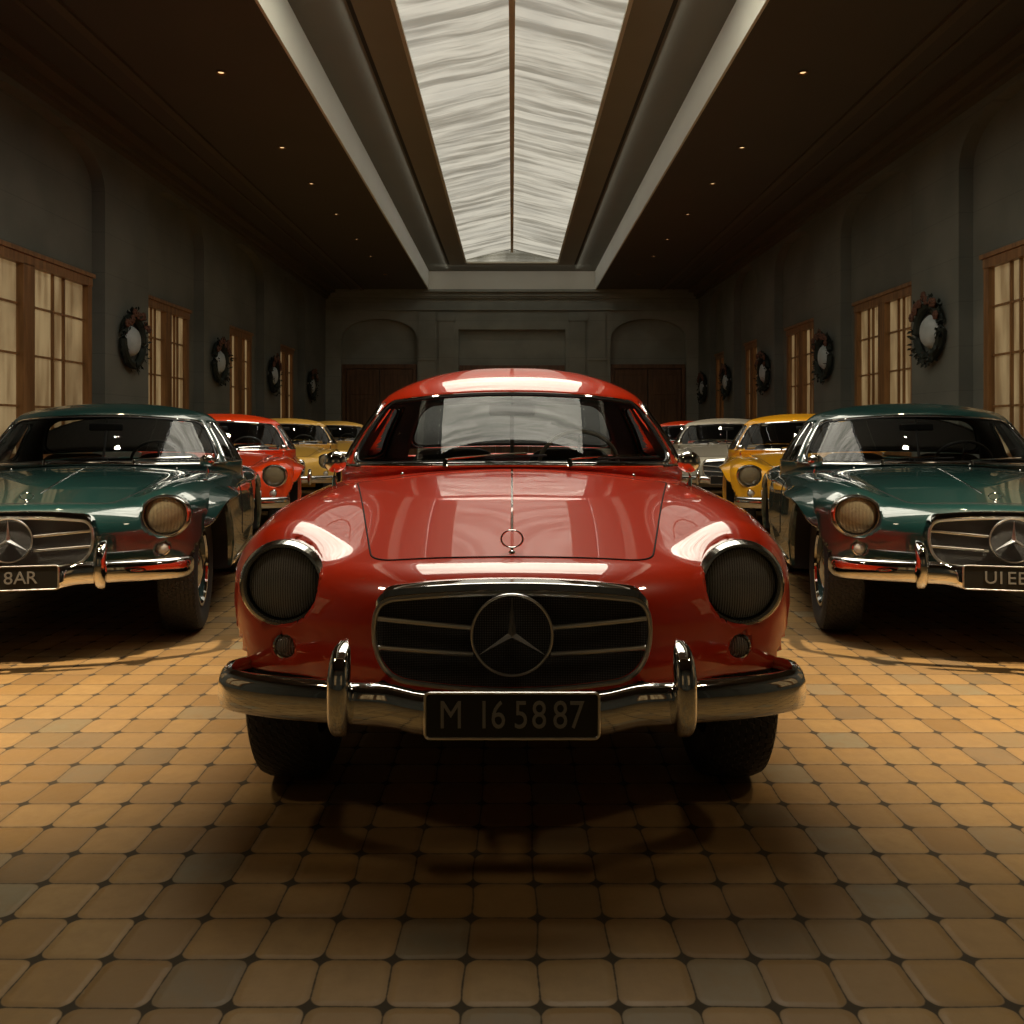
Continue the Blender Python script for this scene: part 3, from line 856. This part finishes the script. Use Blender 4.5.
def set_normals(me, nrm):
    me.normals_split_custom_set_from_vertices([tuple(v) for v in nrm])

def text_mesh(body, size, name):
    cu = bpy.data.curves.new('t', 'FONT'); cu.body = body; cu.size = size; cu.align_x = 'CENTER'; cu.align_y = 'CENTER'; cu.extrude = .0012; cu.space_character = 1.12
    cu.resolution_u = 4
    o = bpy.data.objects.new('t', cu); COL.objects.link(o); dg = bpy.context.evaluated_depsgraph_get(); dg.update()
    me = bpy.data.meshes.new_from_object(o.evaluated_get(dg)); COL.objects.unlink(o); bpy.data.objects.remove(o)
    me.name = name; me.transform(Matrix.Rotation(PI / 2, 4, 'X')); me.materials.clear(); me.materials.append(M['digits']); return me

def build_car(short, pm, lens='lens', signal='lens_white'):
    wp, sc = make_warp(short)
    W1 = lambda p: tuple(wp(np.array([p], float))[0])
    root = empty('classic_coupe')
    # body shell
    V = wp(BV); me = bpy.data.meshes.new('body_shell'); me.vertices.add(len(V)); me.vertices.foreach_set('co', V.ravel())
    me.loops.add(len(BQ) * 4); me.loops.foreach_set('vertex_index', BQ.ravel().astype(np.int32)); me.polygons.add(len(BQ))
    me.polygons.foreach_set('loop_start', np.arange(0, len(BQ) * 4, 4, dtype=np.int32))
    for m_ in (pm, M['black'], M['interior']): me.materials.append(m_)
    fc = BV[BQ].mean(1); P = np.abs(fc[:, 0]); mi = np.zeros(len(BQ), np.int32)
    for wy_ in (WF, WR):
        rr = np.hypot(fc[:, 1] - wy_, fc[:, 2] - TR); mi[(rr < .368) & (P > .49) & (P < .855)] = 1
    mi[(fc[:, 2] < .285) | (BN[BQ].mean(1)[:, 2] < -.85)] = 1
    hl_ = np.hypot(P - .637, fc[:, 2] - .672); mi[(hl_ < .108) & (fc[:, 1] < .40)] = 1
    fn = BN[BQ].mean(1)
    ring = (P / .78) ** NE + (np.abs(fc[:, 1] - 2.21) / .745) ** NE < 1
    mi[ring & (fc[:, 2] > .80)] = 2
    mi[(P < .605) & (np.abs(fc[:, 1] - 2.16) < .555) & (fc[:, 2] > .47)] = 2
    me.polygons.foreach_set('material_index', mi); me.polygons.foreach_set('use_smooth', [True] * len(BQ))
    me.update(calc_edges=True); me.validate()
    sy, sz = sc(BV[:, 1], BV[:, 2]); nn = BN.copy(); nn[:, 1] /= sy; nn[:, 2] /= sz; nn /= np.linalg.norm(nn, axis=1, keepdims=True)
    set_normals(me, nn)
    body = link('body_shell', me, root)

    def patch_obj(name, up, dn, n, k, seam=True):
        nr = len(up) // k; vs = np.concatenate([up, dn]); fs = []
        for i in range(nr - 1 + 1):
            for j in range(k):
                a = i * k + j; b_ = i * k + (j + 1) % k; fs.append((a, b_, b_ + k, a + k))
        nrm = np.concatenate([n, n[-k:]]); sy, sz = sc(vs[:, 1], vs[:, 2]); nrm = nrm.copy(); nrm[:, 1] /= sy; nrm[:, 2] /= sz
        nrm /= np.linalg.norm(nrm, axis=1, keepdims=True)
        # make winding agree with normals
        A, B, C_ = vs[fs[k * 5][0]], vs[fs[k * 5][1]], vs[fs[k * 5][2]]
        if np.dot(np.cross(B - A, C_ - A), nrm[fs[k * 5][0]]) < 0: fs = [f[::-1] for f in fs]
        me_ = bpy.data.meshes.new(name); me_.from_pydata([tuple(q) for q in wp(vs)], [], fs); me_.materials.append(pm)
        me_.polygons.foreach_set('use_smooth', [True] * len(fs)); set_normals(me_, nrm)
        o = link(name, me_, root)
        edge = (up[-k:] - n[-k:] * .0016)
        if seam: MB().tube([tuple(q) for q in edge], .0030, seg=6, closed=True).build('panel_gap', M['seam'], o, warp=wp)
        return o
    # bonnet
    hp = round_poly([(-.385, .235), (0, .205), (.385, .235), (.62, 1.30), (0, 1.385), (-.62, 1.30)], [.075, .2, .075, .06, .2, .06])
    up, dn, n, k = patch_ring(hp, 26, lambda q: np.stack([q[:, 0], q[:, 1], zsurf(q[:, 0], q[:, 1])], 1), ctr=(0, .75))
    hood = patch_obj('hood', up, dn, n, k)
    # centre strip and ring mascot on the bonnet
    yy = np.linspace(.44, 1.33, 24); zz = zsurf(yy * 0, yy)
    MB().tube([(0, a, b_ + .004) for a, b_ in zip(yy, zz)], .0042, seg=8, rb=.004).build('hood_strip', M['chrome'], root, warp=wp)
    zo = zsurf([0], [.24])[0]
    om = MB(); oz = zo + .010
    om.tube([(.030 * math.cos(q), .25, oz + .030 + .024 * math.sin(q)) for q in [2 * PI * j / 28 for j in range(28)]], .0026, seg=8, closed=True, up=(0, 1, 0))
    om.tube([(0, .25, zo - .004), (0, .25, oz + .007)], .004)
    om.ball((0, .248, zo + .001), (.010, .014, .010)); om.build('hood_ornament', M['chrome'], root, warp=wp)
    # doors
    for sg in (-1, 1):
        dp = round_poly([(1.50, .42), (2.50, .42), (2.56, .83), (1.52, .83)], [.06, .12, .05, .05])
        up, dn, n, k = patch_ring(dp, 10, lambda q: np.stack([xsurf(q[:, 0], q[:, 1], sg), q[:, 0], q[:, 1]], 1), ctr=(2.02, .62))
        d = patch_obj('door', up, dn, n, k)
        xs_ = xsurf(np.array([2.34]), np.array([.74]), sg)[0]
        MB().tube([(xs_, 2.28, .74), (xs_ + sg * .03, 2.30, .742), (xs_ + sg * .032, 2.40, .742), (xs_, 2.43, .74)], .007, seg=8).build('door_handle', M['chrome'], d, warp=wp)
        ys = np.linspace(1.08, 2.66, 24); xr = xsurf(ys, ys * 0 + .305, sg)
        MB().tube([(a, b_, .305) for a, b_ in zip(xr, ys)], .012, seg=8).build('sill_trim', M['chrome'], root, warp=wp)
        # eyebrow over each wheel arch
        for wy_, back in ((WF, .62),) if short else ():
            nq = 48; y0_ = wy_ - .29; y1_ = wy_ + back; yb = np.linspace(y0_, y1_, nq + 1)
            arch = TR + np.sqrt(np.maximum(.366 ** 2 - (yb - wy_) ** 2, 0)); zb = np.where(yb < wy_ - .04, arch + .014, TR + .366 + .014)
            zb = np.convolve(np.pad(zb, 4, mode='edge'), np.ones(9) / 9, mode='valid') + .004
            f_ = np.linspace(0, 1, nq + 1); t_ = np.sin(PI * np.clip(f_, 0, 1) ** .75) ** .7; w_ = .058 * t_; hh = .030 + .055 * t_
            xa = xsurf(yb, zb, sg); xm_ = xsurf(yb, zb + hh * .55, sg); xc = xsurf(yb, zb + hh, sg)
            rows = [[(xa[q] - sg * .012, yb[q], zb[q] - .002), (xa[q] + sg * w_[q] * .9, yb[q], zb[q] - .004), (xa[q] + sg * w_[q], yb[q], zb[q] + .004), (xa[q] * .6 + xm_[q] * .4 + sg * w_[q] * .86, yb[q], zb[q] + hh[q] * .28),
                     (xm_[q] + sg * w_[q] * .45, yb[q], zb[q] + hh[q] * .62), (xc[q] + sg * w_[q] * .12, yb[q], zb[q] + hh[q] * .92), (xc[q] - sg * .006, yb[q], zb[q] + hh[q] + .004)] for q in range(nq + 1)]
            eb = MB(); eb.grid(rows); eo = eb.build('fender_flare', pm, root, warp=wp)
            MB().tube([r_[1] for r_ in rows], .0042, seg=6).build('flare_trim', M['chrome'], eo, warp=wp)
    # roof with pillars
    segs = [(-PI, -TS2, 16), (-TS2, -TS1, 6), (-TS1, -TW1, 20), (-TW1, -TW0, 3), (-TW0, TW0, 36), (TW0, TW1, 3), (TW1, TS1, 20), (TS1, TS2, 6), (TS2, PI, 16)]
    ths = []; kind = []
    for a, b_, n_ in segs:
        q = arc_samples(a, b_, n_); ths += q[:-1]; kind += [('R' if a in (-PI, TS2) else 'W' if a == -TW0 else 'S' if a in (-TS1, TW1) else 'P')] * n_
    tl = [-1, 0, TB, .2, .4, .6, .8, TT, 1.0, 1.04, 1.09, 1.15, 1.22, 1.3, 1.4, 1.5, 1.6, 1.7, 1.8, 1.9, 2.0]
    rows = []
    for t in tl:
        if t < 0:
            base = np.array([cab(th, 0) for th in ths]); zb = zsurf(base[:, 0], base[:, 1], 1.0, .70) - .012
            rows.append([(p[0] * 1.004, p[1], min(p[2] - .004, z_)) for p, z_ in zip(base, zb)])
        else: rows.append([cab(th, t) for th in ths])
    rf = MB(); k = len(ths); rf.v = [tuple(p) for r_ in rows for p in r_]
    for i in range(len(tl) - 1):
        glass = TB <= tl[i] < TT
        for j in range(k):
            if glass and kind[j] != 'P': continue
            a = i * k + j; b_ = i * k + (j + 1) % k; rf.f.append((a, b_, b_ + k, a + k)); rf.m.append(0)
    ro = rf.face_out().build('roof', [pm, M['interior']], root, warp=wp, recalc=False)
    sd = ro.modifiers.new('thick', 'SOLIDIFY'); sd.thickness = .016; sd.offset = -1; sd.material_offset = 1
    ws = cab_window('windshield', -TW0, TW0, root, wp, pm, ru=.13, rv=.20)
    cab_window('rear_window', TS2, 2 * PI - TS2, root, wp, pm, t0=.18, ru=.16, rv=.2)
    for sg in (-1, 1):
        a, b_ = sorted((sg * TW1, sg * TS1)); sw = cab_window('side_window', a, b_, root, wp, pm, ru=.14, rv=.16, fr_r=.006)
        th = sg * DG(72); MB().tube([cab(th, q) for q in (TB, .3, .6, TT)], .006, seg=6).build('vent_window_post', M['chrome'], sw, warp=wp)
    ys_ = [cab(a, 0) for a in arc_samples(-TW1, TW1, 48)]
    MB().tube([(p[0] * 1.005, p[1] - .008, p[2] + .002) for p in ys_], .011, seg=8, rb=.008).build('cowl_trim', M['chrome'], root, warp=wp)
    # wipers
    def onws(th, t, off=.012):
        p = np.array(cab(th, t)); q = np.array(cab(th, t + .02)); r_ = np.array(cab(th + .02, t)); n_ = np.cross(r_ - p, q - p); n_ /= np.linalg.norm(n_)
        if n_[1] > 0: n_ = -n_
        return tuple(p + n_ * off)
    def wth(x):   # angle for a lateral position on the screen
        return math.copysign(math.asin(min(1, (abs(x) / .765)) ** (NE / 2)), x)
    for x0, x1, xm in ((-.255, .135, .06), (.22, .60, .52)):
        wv = MB(); p0 = onws(wth(x0), .02, .03)
        wv.tube([(p0[0], p0[1] - .01, p0[2] - .03), p0], .010, seg=8)
        arm = [onws(wth(x0 + (xm - x0) * f_), .03 + .085 * f_ ** .8, .028 - .008 * f_) for f_ in np.linspace(0, 1, 10)]
        wv.tube(arm, .0042, seg=6)
        wo = wv.build('wiper', M['chrome'], root, warp=wp)
        bl = [onws(wth(x0 + (x1 - x0) * f_), .055 + .05 * f_, .012) for f_ in np.linspace(.38 if x0 < 0 else .30, 1, 10)]
        MB().tube(bl, .0055, seg=6).build('wiper_blade', M['rubber'], wo, warp=wp)
    for x0 in (-.45, .50):
        zc = zsurf([x0], [1.38])[0]; MB().ball((x0, 1.385, zc + .006), (.008, .012, .010)).build('washer_nozzle', M['chrome'], root, warp=wp)
    # headlamps and signals
    for sg in (-1, 1):
        c = (sg * .637, .262, .672)
        hl = MB().lathe([(.100, .004), (.1015, -.012), (.106, -.019), (.113, -.017), (.121, -.004), (.1225, .014), (.1195, .05), (.112, .12)], c, 'y', 48).build('headlamp', M['rim'], root, warp=wp)
        MB().lathe([(.0965, .010), (.0985, -.005), (.1005, -.003), (.1005, .012)], c, 'y', 48).build('inner_bezel', M['rubber'], hl, warp=wp)
        MB().lathe([(0, .07), (.03, .066), (.06, .050), (.085, .025), (.099, .004)], c, 'y', 36).build('reflector', M['bowl'], hl, warp=wp)
        bl = MB(); arc = [(c[0] + .042 * math.cos(a), c[1] + .012, c[2] + .022 * math.sin(a) + .006) for a in np.linspace(.15, PI - .15, 16)]
        bl.tube(arc, .007, seg=8, up=(0, 1, 0)); bl.ball((c[0], c[1] + .03, c[2]), .016); bl.build('bulb', M['bulbcap'], hl, warp=wp)
        MB().lathe([(0, -.024), (.03, -.0225), (.06, -.017), (.08, -.009), (.094, .0), (.0985, .006)], (0, 0, 0), 'y', 40).build('lens', M[lens], hl, loc=W1(c) if short else c)
        c = (sg * .625, .250, .503)
        ts = MB().lathe([(.028, -.004), (.031, -.010), (.036, -.007), (.038, .004), (.036, .04)], c, 'y', 28).build('turn_signal', M['chrome'], root, warp=wp)
        MB().lathe([(0, -.020), (.014, -.018), (.024, -.012), (.029, -.002)], c, 'y', 24).build('signal_lens', M[signal], ts, warp=wp)
        MB().lathe([(0, .012), (.02, .008), (.03, 0)], c, 'y', 20).build('signal_reflector', M['bowl'], ts, warp=wp)
    # grille
    def gy(x): return .028 + .16 * x * x
    def outline(s=1.0, grow=0.0):
        pts = [(-.352 - grow, .570), (-.338 - grow, .664 + grow), (0, .703 + grow), (.338 + grow, .664 + grow), (.352 + grow, .570), (.315 + grow, .474 - grow), (0, .434 - grow), (-.315 - grow, .474 - grow)]
        return round_poly(pts, [.05, .045, .28, .045, .05, .06, .25, .06], n=10)
    ol = outline(); B = np.array(ol); c0 = np.array([0, .568]); gr = MB(); rows = []
    for i in range(9):
        q = c0 + (B - c0) * (i / 8); rows.append([(x, gy(x) + .016, z) for x, z in q])
    rows.append([(x, gy(x) + .075, z) for x, z in B]); gr.grid(rows, closed_u=True)
    go = gr.build('grille', M['mesh'], root, warp=wp)
    MB().tube([(x, gy(x), z) for x, z in outline(grow=.003)], .0068, seg=8, closed=True, up=(0, 1, 0)).build('grille_frame', M['satin'], go, warp=wp)
    topc = [(x, z) for x, z in outline(grow=.004) if z > .635]; topc.sort()
    br = MB(); rows = [[(x, gy(x) - .002, z + .002), (x, gy(x) - .006, z + .009), (x * 1.0, gy(x) - .001, z + .025), (x * 1.0, gy(x) + .020, z + .031), (x, gy(x) + .09, z + .024), (x, gy(x) + .09, z - .01), (x, gy(x) + .004, z - .004)] for x, z in topc]
    br.grid(rows, closed_u=True); br.build('grille_brow', M['chrome'], go, warp=wp)
    for sg in (-1, 1):
        for zi, zo_ in ((.602, .622), (.535, .548)):
            MB().tube([(sg * (.098 + (.345 - .098) * f_), gy(.098 + .247 * f_) + .004, zi + (zo_ - zi) * f_ + (.003 if k_ else 0)) for k_ in (0,) for f_ in np.linspace(0, 1, 8)], .0045, seg=8, rb=.0065).build('grille_bar', M['satin'], go, warp=wp)
    sz0 = .590
    eo = MB().lathe([(0, .004), (.098, .004), (.100, .012)], (0, .010, sz0), 'y', 40).build('star_emblem', M['mesh'], go, warp=wp)
    MB().tube([(.1005 * math.cos(q), .008, sz0 + .1005 * math.sin(q)) for q in [2 * PI * j / 56 for j in range(56)]], .0036, seg=8, closed=True, up=(0, 1, 0)).build('emblem_ring', M['satin'], eo, warp=wp)
    st = MB(); vs = [(0, -.014, sz0)]
    for j in range(6):
        a = PI / 2 + j * PI / 3; r_ = .094 if j % 2 == 0 else .0115; vs.append((r_ * math.cos(a), .004 if j % 2 else .002, sz0 + r_ * math.sin(a)))
    vs.append((0, .012, sz0)); st.add(vs, [(0, 1 + j, 1 + (j + 1) % 6) for j in range(6)] + [(7, 1 + (j + 1) % 6, 1 + j) for j in range(6)])
    st.build('three_pointed_star', M['satin'], eo, smooth=False, warp=wp)
    # bumpers
    bx_ = spline([-.78, -.70, -.55, -.41, -.30, -.20, 0, .20, .30, .41, .55, .70, .78], [.13, .075, .005, -.035, -.052, -.055, -.058, -.055, -.052, -.035, .005, .075, .13])
    def zc_(x):
        a = abs(x); s_ = min(1, max(0, (a - .20) / .12)); s_ = s_ * s_ * (3 - 2 * s_); return .418 + .020 * s_ - .010 * max(0, (a - .45) / .35)
    path = [(x, float(bx_(x)), zc_(x)) for x in np.linspace(-.725, .725, 90)]
    endc = [(.743, .15, .426), (.750, .20, .427), (.746, .26, .428), (.738, .31, .428)]
    path = [(-a, b_, c) for a, b_, c in reversed(endc)] + path + endc
    prof = []
    for j in range(22):
        a = 2 * PI * j / 22; ca, sa = math.cos(a), math.sin(a)
        prof.append((.034 * math.copysign(abs(ca) ** .75, ca) if ca > 0 else .010 * ca, .052 * math.copysign(abs(sa) ** .85, sa)))
    rows = []
    for i, p in enumerate(path):
        a = Vector(path[max(0, i - 1)]); b_ = Vector(path[min(len(path) - 1, i + 1)]); t = (b_ - a); t.z = 0; t.normalize(); o_ = Vector((t.y, -t.x, 0))
        e = min(i, len(path) - 1 - i); s_ = min(1, .55 + .2 * e)
        s_ *= 0.84 if abs(p[0]) < .2 else 1
        rows.append([Vector(p) + o_ * u * s_ + Vector((0, 0, v * s_)) for u, v in prof])
    bm_ = MB(); bm_.grid(rows, closed_u=True); bm_.f.append(tuple(range(22))); bm_.m.append(0); kk = (len(rows) - 1) * 22; bm_.f.append(tuple(kk + j for j in range(22))); bm_.m.append(0)
    fb = bm_.build('front_bumper', M['chrome'], root, warp=wp)
    for sg in (-1, 1):
        MB().tube([(sg * .335, -.0, .455), (sg * .335, .30, .40)], .014).build('bumper_bracket', M['black'], fb, warp=wp)
    for sg in (-1, 1):
        rows = []
        for i in range(25):
            f_ = i / 24; zz_ = .355 + .228 * f_; cap_ = math.sqrt(max(0, 1 - abs(2 * f_ - 1) ** 5)); yo = -.095 - .012 * math.sin(PI * f_) + .035 * (1 - cap_) * 1.2
            if f_ > .5: yo += .02 * (2 * f_ - 1) ** 2
            wd = (.0285 - .004 * (2 * f_ - 1) ** 2) * (.35 + .65 * cap_); ring_ = []
            for j in range(20):
                a = 2 * PI * j / 20; ca, sa = math.cos(a), math.sin(a)
                ring_.append((sg * .413 + wd * math.copysign(abs(ca) ** .8, ca), yo + .03 + (.030 * cap_ + .004) * (-abs(sa) ** .8 if sa > 0 else .9 * abs(sa)), zz_))
            rows.append(ring_)
        ob = MB(); ob.grid(rows, closed_u=True); ob.f.append(tuple(range(20))); ob.m.append(0); ob.f.append(tuple(24 * 20 + j for j in range(20))); ob.m.append(0)
        ob.build('overrider', M['chrome'], root, warp=wp)
    # number plate
    np_ = MB(); py = -.128; pz = .436
    o2 = round_poly([(-.202, pz - .053), (.202, pz - .053), (.202, pz + .053), (-.202, pz + .053)], .012)
    B = np.array(o2); c0 = np.array([0, pz]); rows = [[(x, py - .003, z) for x, z in c0 + (B - c0) * (i / 3)] for i in range(4)] + [[(x, py + .006, z) for x, z in B]] + [[(0, py + .006, pz)] * len(B)]
    np_.grid(rows, closed_u=True); plate = np_.build('number_plate', M['plate'], root, warp=wp)
    MB().tube([(x, py - .003, z) for x, z in o2], .0034, seg=6, closed=True, up=(0, 1, 0)).build('plate_frame', M['satin'], plate, warp=wp)
    MB().box(-.05, .05, py + .006, -.06, pz - .02, pz + .02).build('plate_bracket', M['black'], plate, warp=wp)
    # rear bumper and tail lamps
    rb_ = [(x, 4.27 - .30 * abs(x / .80) ** 3, .46) for x in np.linspace(-.80, .80, 40)]
    MB().tube(rb_, .03, seg=10, rb=.05).build('rear_bumper', M['chrome'], root, warp=wp)
    for sg in (-1, 1):
        MB().ball((sg * .64, 4.165, .66), (.055, .05, .07), 14, 8).build('tail_lamp', M['taillens'], root, warp=wp)
    # mirrors on the screen pillars
    for sg in (-1, 1):
        mx_, my_ = sg * .70, 1.255; zm = zsurf([mx_], [my_])[0]
        mm = MB(); mm.tube([(mx_, my_, zm - .01), (mx_ + sg * .005, my_ - .005, zm + .03), (mx_, my_, zm + .06)], [.012, .006, .007], seg=8)
        mm.ball((mx_, my_, zm + .092), (.046, .030, .042), 18, 12)
        mo = mm.build('side_mirror', M['chrome'], root, warp=wp)
        MB().lathe([(0, .031), (.034, .027), (.036, .020)], (mx_, my_, zm + .092), 'y', 20).build('mirror_glass', M['bulb'], mo, warp=wp)
    # interior
    db = MB(); rows = []
    for x in np.linspace(-.60, .60, 31):
        hump = .014 * math.exp(-((abs(x) - .32) / .14) ** 2)
        yd = max(1.50, 2.21 - .79 * (1 - (abs(x) / .825) ** NE) ** (1 / NE) + .10)
        rows.append([(x, yd, .90), (x, yd + .02, .945 + hump * .5), (x, max(yd + .04, 1.62), .958 + hump), (x, 1.72, .955 + hump), (x, 1.76, .925), (x, 1.75, .74), (x, 1.66, .70), (x, yd + .01, .80)])
    db.grid(rows, closed_u=True); db.build('dashboard', M['interior'], root, warp=wp)
    wc = Vector((.31, 1.87, .93)); tilt = Matrix.Rotation(DG(-62), 4, 'X')
    sw = MB(); sw.tube([wc + tilt @ Vector((.185 * math.cos(q), .185 * math.sin(q), 0)) for q in [2 * PI * j / 40 for j in range(40)]], .010, seg=8, closed=True)
    so = sw.build('steering_wheel', mat('ivory_steering_wheel', (.42, .40, .35), .3) if not short else M['seat'], root, warp=wp)
    spk = MB()
    for q in (0, PI, -PI / 2): spk.tube([wc, wc + tilt @ Vector((.182 * math.cos(q), .182 * math.sin(q), 0))], .007, seg=6)
    spk.tube([wc, wc + Vector((0, -.26, -.10))], .018); spk.ball(tuple(wc), .03); spk.build('wheel_spokes', M['chrome'], so, warp=wp)
    for sg in (-1, 1):
        se = MB()
        def cush(c, h, tilt_=0):
            rows = []
            for i in range(13):
                a = PI * i / 12 - PI / 2
                row = []
                for j in range(24):
                    b_ = 2 * PI * j / 24; sp = lambda v, e: math.copysign(abs(v) ** e, v)
                    x = h[0] * sp(math.cos(a), .4) * sp(math.cos(b_), .5); y = h[1] * sp(math.cos(a), .4) * sp(math.sin(b_), .5); z = h[2] * sp(math.sin(a), .6)
                    row.append((c[0] + x, c[1] + y + z * tilt_, c[2] + z))
                rows.append(row)
            se.grid(rows, closed_u=True)
        cush((sg * .31, 2.10, .60), (.24, .24, .09)); cush((sg * .31, 2.40, .80), (.235, .065, .205), .30)
        se.build('seat', M['seat'], root, warp=wp)
    rm = MB(); rm.box(-.105, .105, 1.735, 1.755, 1.165, 1.215); ro_ = rm.build('rear_view_mirror', M['rubber'], root, warp=wp, bevel=.012)
    MB().tube([(0, 1.745, 1.17), (0, 1.66, .95)], .009, seg=8, rb=.006).build('mirror_stalk', M['rubber'], ro_, warp=wp)
    MB().tube([(0, 1.745, 1.21), (0, 1.75, 1.27)], .006, seg=8).build('mirror_mount', M['chrome'], ro_, warp=wp)
    # wheels
    for wy_ in (WF, WR):
        for sg in (-1, 1):
            cpos = W1((sg * WX, wy_, TR))
            tp_ = [(.205, -.070), (.235, -.088), (.275, -.098), (.305, -.098), (.325, -.088), (.334, -.065), (.335, -.03), (.335, .03), (.334, .065), (.325, .088), (.305, .098), (.275, .098), (.235, .088), (.205, .070)]
            wh = MB().lathe(tp_ + [tp_[0]], axis='x', seg=64).build('wheel', M['tyre'], root, loc=cpos)
            MB().lathe([(r_, sg * h) for r_, h in ((.208, .072), (.205, .080), (.190, .078), (.185, .05), (.155, .035), (.11, .045), (.0, .045))], axis='x', seg=48).build('wheel_disc', pm, wh)
            MB().lathe([(r_, sg * h) for r_, h in ((.200, .078), (.206, .086), (.192, .085), (.184, .074), (.190, .07))], axis='x', seg=48).build('trim_ring', M['chrome'], wh)
            MB().lathe([(r_, sg * h) for r_, h in ((.115, .044), (.112, .060), (.085, .072), (.04, .082), (.0, .084))], axis='x', seg=40).build('hubcap', M['chrome'], wh)
    MB().box(-.62, .62, WF - .03, WF + .03, .30, .36).build('front_axle', M['black'], root)
    return root

def set_plate(root, chars, size):
    """chars: (character, x) pairs, each its own raised letter"""
    pl = [c for c in root.children if c.name.startswith('number_plate')][0]
    for ch, x in chars:
        o = link('plate_character', text_mesh(ch, size, 'plate_character'), pl, (x, -.1335, .436)); o.scale = (.80, 1, 1)

def copy_tree(o, parent, swap):
    c = o.copy(); COL.objects.link(c); c.parent = parent
    for i, s_ in enumerate(c.material_slots):
        if s_.material and s_.material.name in swap:
            m_ = swap[s_.material.name]; s_.link = 'OBJECT'; s_.material = m_
    for ch in list(o.children): copy_tree(ch, c, swap)
    return c

hero = build_car(False, P_RED, 'lens', 'lens_clear')
hero.location = (0, 2.10, 0)
tag(hero, 'glossy red classic coupe in the centre foreground with plate M 165887', 'car')
set_plate(hero, [('M', -.142), ('1', -.065), ('6', -.032), ('5', .021), ('8', .063), ('8', .112), ('7', .150)], .092)

proto = build_car(True, P_GREEN, 'lens_amber', 'lens_white')
ROWG = 'vintage coupes parked in the two side rows'
lens_dark = M['lens']
# (x, y of the nose, turn, paint, plate, label)
cars = [
    (-2.32, 3.90, 12, P_GREEN, None, 'dark green classic coupe at the front of the left row'),
    (2.31, 3.90, -12, P_GREEN, None, 'dark green classic coupe at the front of the right row'),
    (-2.80, 7.60, 14, P_RED2, None, 'orange-red classic coupe behind the green car in the left row'),
    (2.80, 7.60, -14, P_YEL, None, 'golden yellow classic coupe behind the green car in the right row'),
    (-3.12, 11.3, 13, P_PALE, None, 'pale yellow classic coupe directly behind the red car in the left row'),
    (2.90, 11.3, -13, P_WHITE, None, 'silvery cream classic coupe behind the yellow car in the right row'),
    (-3.25, 15.15, 11, P_PALE, None, 'rearmost pale yellow classic coupe at the far end of the left row'),
    (3.20, 15.15, -11, P_RED2, None, 'rearmost red classic coupe at the far end of the right row'),
]
roots = [proto] + [copy_tree(proto, None, {P_GREEN.name: c[3]}) for c in cars[1:]]
for r, c in zip(roots, cars):
    r.location = (c[0], c[1], 0); r.rotation_euler = (0, 0, DG(c[2])); tag(r, c[5], 'car', ROWG)
set_plate(roots[0], [('A', -.030), ('1', .004), ('8', .038), ('A', .076), ('R', .114)], .080)
set_plate(roots[1], [(c_, -.112 + .034 * k) for k, c_ in enumerate('UIEELSU')], .080)
for r in roots:
    for ch in r.children:
        if ch.name.startswith('number_plate'): ch.scale = (1.25, 1, 1)
